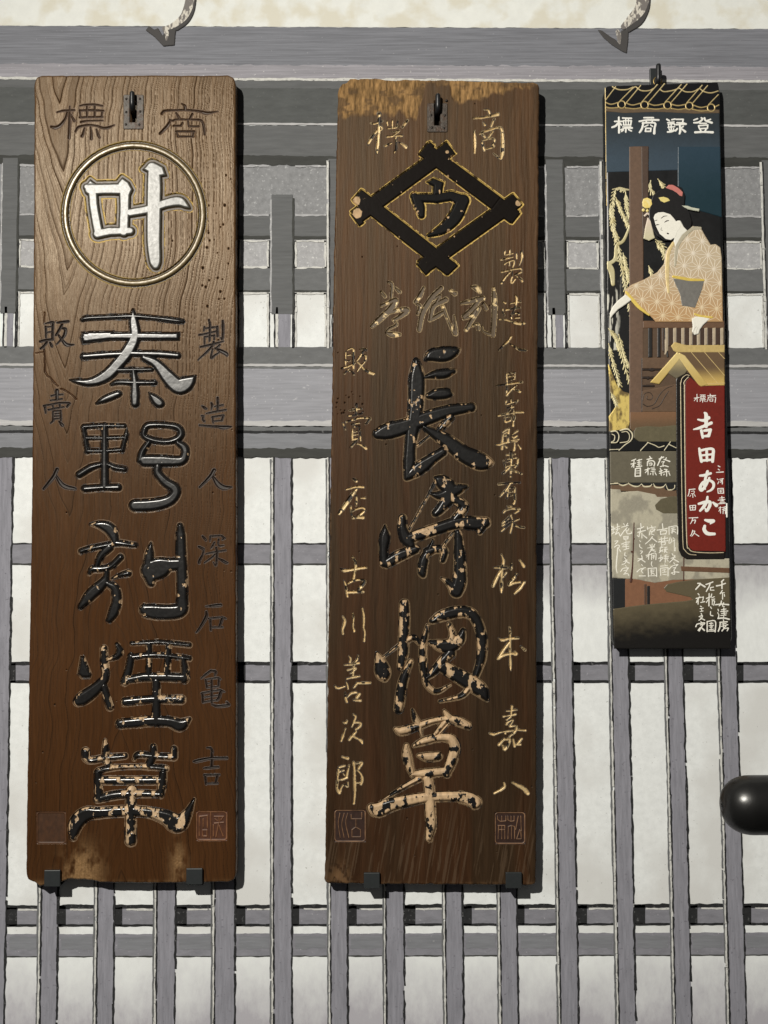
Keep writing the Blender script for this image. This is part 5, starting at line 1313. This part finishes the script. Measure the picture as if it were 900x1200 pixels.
fl3('face_line', A6, "414,281,5 432,268,6 456,264,4;438,309,5 452,300,8 467,297,5;378,329,5 388,326,8 400,326,4;368,299,3 385,294,5;458,387,10 464,389,10;418,345,2 412,362,3 424,366,2", 17.2, lin(52, 40, 36), parent=woman, res=7.0)
fl3('hair_ribbon', A6, "P448,68 470,48 500,48 535,68 566,98 562,126 545,122 525,102 495,84", 16.2, speck(lin(196, 118, 106), 0.2), parent=woman)
fl3('hair_comb', A6, "P396,136 430,130 462,140 476,156 436,171 412,160", 16.2, speck(lin(226, 206, 124)), parent=woman)
fl3('hair_pin', A6, "P560,191 600,196 634,208 680,216 678,228 640,222 605,214 580,206", 16.2, speck(lin(196, 196, 172)), parent=woman)
fl3('hair_flower', A6, "P285,170 292,146 318,138 345,152 350,182 335,206 305,208 288,196;290,222,16;318,226,14", 16.2, lambda X, Y: mix(full(X, lin(240, 205, 80)), full(X, lin(236, 222, 168)), fbm(X / 2, Y / 2, 101)), parent=woman)
fl3('hair_tassel', A6, "P322,278 340,300 362,400 368,416 330,434 294,420 306,340;300,262,8 318,246,8 328,252,6", 16.2, grad(lin(222, 202, 180), lin(206, 196, 158), 255, 282), parent=woman)
fl3('hand', A6, "P165,818 206,850 160,884 110,918 76,955 62,974 56,950 76,902 115,858", 15.6, speck(lin(236, 230, 212), 0.06), parent=woman)
fl3('hand', A6, "P632,986 660,972 712,976 752,986 706,1028 684,1060 676,1088 648,1095 634,1072 640,1040", 15.6, speck(lin(236, 230, 212), 0.06), parent=woman)
fl3('finger_line', A6, "640,1088,2 646,1062,3 660,1040,3;660,1088,2 664,1064,3 672,1046,2", 16.4, lin(150, 140, 122), parent=woman, res=7)
# writing
WHITE = lin(240, 236, 222)
for nm, reg, tx in TITLE3:
    fl3('painted_character', reg, tx, 2.6, WHITE, res=5.0)
for nm, reg, tx in RED3:
    fl3('painted_character', reg, tx, 10.8, WHITE, parent=None, res=6.0)
for reg, tx, where in SMALL3:
    fl3('painted_inscription', reg, [(k, P * np.array([1, 1, 1.1])) for k, P in parse(reg, tx)], {'band': 7, 'curtain': 7, 'ground': 8.2}[where], lin(236, 230, 212), res=6.0)

# ---------------------------------------------------------------- hooks, clips and the rail
m_black = mat_plain('black_metal', (0.018, 0.019, 0.021), 0.36, 0.3, 0.2, 300, 0.1)
m_clip = mat_plain('black_clip', (0.028, 0.032, 0.034), 0.42, 0.2, 0.15, 200, 0.08)
m_rail = mat_plain('rail_rubber', (0.0065, 0.0065, 0.0065), 0.33, 0.0, 0.5, 55, 0.7)
m_brass = mat_plain('dull_brass', (0.35, 0.25, 0.09), 0.4, 0.8)


def tube(path, r, n=20, caps=True):
    """swept round bar; path (k,3), r scalar or list"""
    P = np.array(path, float)
    rr = np.broadcast_to(np.asarray(r, float), (len(P),))
    T = np.gradient(P, axis=0)
    T /= np.linalg.norm(T, axis=1)[:, None]
    up = np.array([1.0, 0, 0]) if abs(T[0, 0]) < 0.9 else np.array([0, 0, 1.0])
    V, Q = [], []
    for k in range(len(P)):
        a = np.cross(T[k], up)
        a /= np.linalg.norm(a)
        b = np.cross(T[k], a)
        for j in range(n):
            q = 2 * math.pi * j / n
            V.append(P[k] + rr[k] * (a * math.cos(q) + b * math.sin(q)))
    for k in range(len(P) - 1):
        for j in range(n):
            j2 = (j + 1) % n
            Q.append([k * n + j, k * n + j2, (k + 1) * n + j2, (k + 1) * n + j])
    if caps:
        for k, flip in ((0, 1), (len(P) - 1, 0)):
            c = len(V)
            V.append(P[k])
            for j in range(0, n, 2):
                f = [k * n + j, k * n + (j + 1) % n, k * n + (j + 2) % n, c]
                Q.append(f if flip else f[::-1])
    return np.array(V), np.array(Q)


def prism(outline, x0, x1, bev=0.0006):
    """outline in (y, z), swept along x, with bevelled edges"""
    import bmesh
    bm = bmesh.new()
    v0 = [bm.verts.new((x0, y, z)) for y, z in outline]
    v1 = [bm.verts.new((x1, y, z)) for y, z in outline]
    n = len(outline)
    bm.faces.new(v0[::-1])
    bm.faces.new(v1)
    for i in range(n):
        bm.faces.new((v0[i], v0[(i + 1) % n], v1[(i + 1) % n], v1[i]))
    bmesh.ops.recalc_face_normals(bm, faces=bm.faces)
    if bev:
        bmesh.ops.bevel(bm, geom=list(bm.edges), offset=bev, segments=2, profile=0.5, affect='EDGES')
    return bm


def add_bm(name, bm, mat, root=None):
    me = bpy.data.meshes.new(name)
    off = Vector(root.location) if root is not None else sum((v.co for v in bm.verts), Vector()) / len(bm.verts)
    for v in bm.verts:
        v.co -= off
    bm.to_mesh(me)
    bm.free()
    me.materials.append(mat)
    o = bpy.data.objects.new(name, me)
    COL.objects.link(o)
    if root is not None:
        o.parent = root
    else:
        o.location = off
    return o


def wall_hook(px, py_top, py_bend, d_front, r, label, plate=None, drop=0.016):
    """peg out of the wall that turns up in front of the board"""
    d_out = d_front + 0.006
    a = at(px, py_bend, d_out)
    t = at(px, py_top, d_out)
    path = [np.array([a[0], -0.0002, a[2] - 0.002])] + [np.array([a[0], -y, a[2] - 0.002]) for y in np.linspace(0.004, d_out - 0.004, 6)]
    path += [np.array([a[0], -d_out + 0.0012, a[2] - 0.001]), np.array([a[0], -d_out, a[2] + 0.002])]
    path += [a + (t - a) * s for s in (0.3, 0.6, 0.85)] + [t - (t - a) / np.linalg.norm(t - a) * r * 0.35, t]
    rad = [r] * (len(path) - 2) + [r * 0.93, r * 0.62]
    V, Q = tube(path, rad)
    root = empty('wall_hook', (a[0], 0.0, a[2]))
    tag(root, label, 'hook', 'metal hooks holding the signboards')
    mesh_np('peg', V, Q, m_black, root)
    if plate:
        x0, y0, x1, y1 = plate
        p0, p1 = at(x0, y0, 0.004), at(x1, y1, 0.004)
        bm = prism([(-0.0003, p0[2]), (-0.0045, p0[2]), (-0.0045, p1[2]), (-0.0003, p1[2])], p0[0], p1[0], 0.0005)
        add_bm('mount_plate', bm, m_clip, root)
    return root


wall_hook(154.9, 107.3, 124.5, D1, 0.0030, 'black peg hook in the slotted iron plate of the left wooden board')
wall_hook(513.2, 110.0, 127.0, D1, 0.0031, 'black peg hook in the slotted plate of the middle wooden board')
wall_hook(771.6, 75.0, 94.5, D3 - 0.004, 0.0030, 'black peg hook rising above the painted lacquer board', plate=(761.5, 80, 775, 104))
# small brass eye of the lacquered board that hangs on the peg
ca = at(770.6, 95.5, D3 - 0.006)
ringp = [ca + np.array([0.0048 * math.cos(t), 0, 0.0052 * math.sin(t)]) for t in np.linspace(0, 2 * math.pi, 25)]
V, Q = tube(ringp, 0.0008, 8, caps=False)
mesh_np('hanging_eye', V, Q, m_brass, root3)


def clip(x0, y0, x1, y1, label):
    """black L-shaped foot: shelf from the wall, lip up the front of the board"""
    df = D1 + 0.0042
    a, b = at(x0, y0, df), at(x1, y1, df)
    zt, zb = a[2], b[2]
    yf, yb = -df, -(D1 + 0.0008)
    lipz = at(x0, 1036.5, D1)[2] - 0.0006
    out = [(yf, zt), (yf, zb), (-0.0002, zb), (-0.0002, min(lipz, zb + 0.004)), (yb, min(lipz, zb + 0.004)), (yb, zt)]
    o = add_bm('support_clip', prism(out, a[0], b[0], 0.0005), m_clip)
    tag(o, label, 'clip', 'black clips under the wooden boards')
    return o


clip(51.8, 1020.0, 70.2, 1039.0, 'black square clip under the chewed bottom left corner of the pale board')
clip(218.2, 1018.0, 237.0, 1036.6, 'black square clip under the right part of the pale board')
clip(426.3, 1023.0, 445.0, 1041.0, 'black square clip under the left part of the dark middle board')
clip(592.6, 1022.6, 611.6, 1041.0, 'black square clip under the right corner of the dark middle board')

# rounded rail end in front of the wall, its bracket goes back to the wall beyond the picture
dr = 0.47
c = at(845.5, 943.5, dr)
k = (1.25 - dr) / F
R = 33.6 * k
xs = [c[0] + R * 1.02 * (1 - math.cos(t)) for t in np.linspace(0.03, math.pi / 2, 14)] + [c[0] + R * 1.02 + q for q in (0.03, 0.08, 0.16, 0.26, 0.34)]
rs = [R * math.sin(t) ** 0.78 for t in np.linspace(0.03, math.pi / 2, 14)] + [R] * 5
V, Q = tube([(x, c[1], c[2]) for x in xs], rs, 48)
rail_o = empty('handrail', (c[0] + 0.25, 0.0, c[2]))
tag(rail_o, 'black rounded rail end poking in at the right edge', 'rail')
mesh_np('rail_bar', V, Q, m_rail, rail_o)
xb = c[0] + 0.27
V, Q = tube([(xb, -0.001, c[2] - 0.06), (xb, -0.10, c[2] - 0.06), (xb, -0.30, c[2] - 0.06), (xb, c[1] - 0.0 + 0.02, c[2] - 0.055), (xb, c[1], c[2] - 0.045), (xb, c[1], c[2] - R * 0.7)], 0.009, 16)
mesh_np('rail_bracket', V, Q, m_black, rail_o)
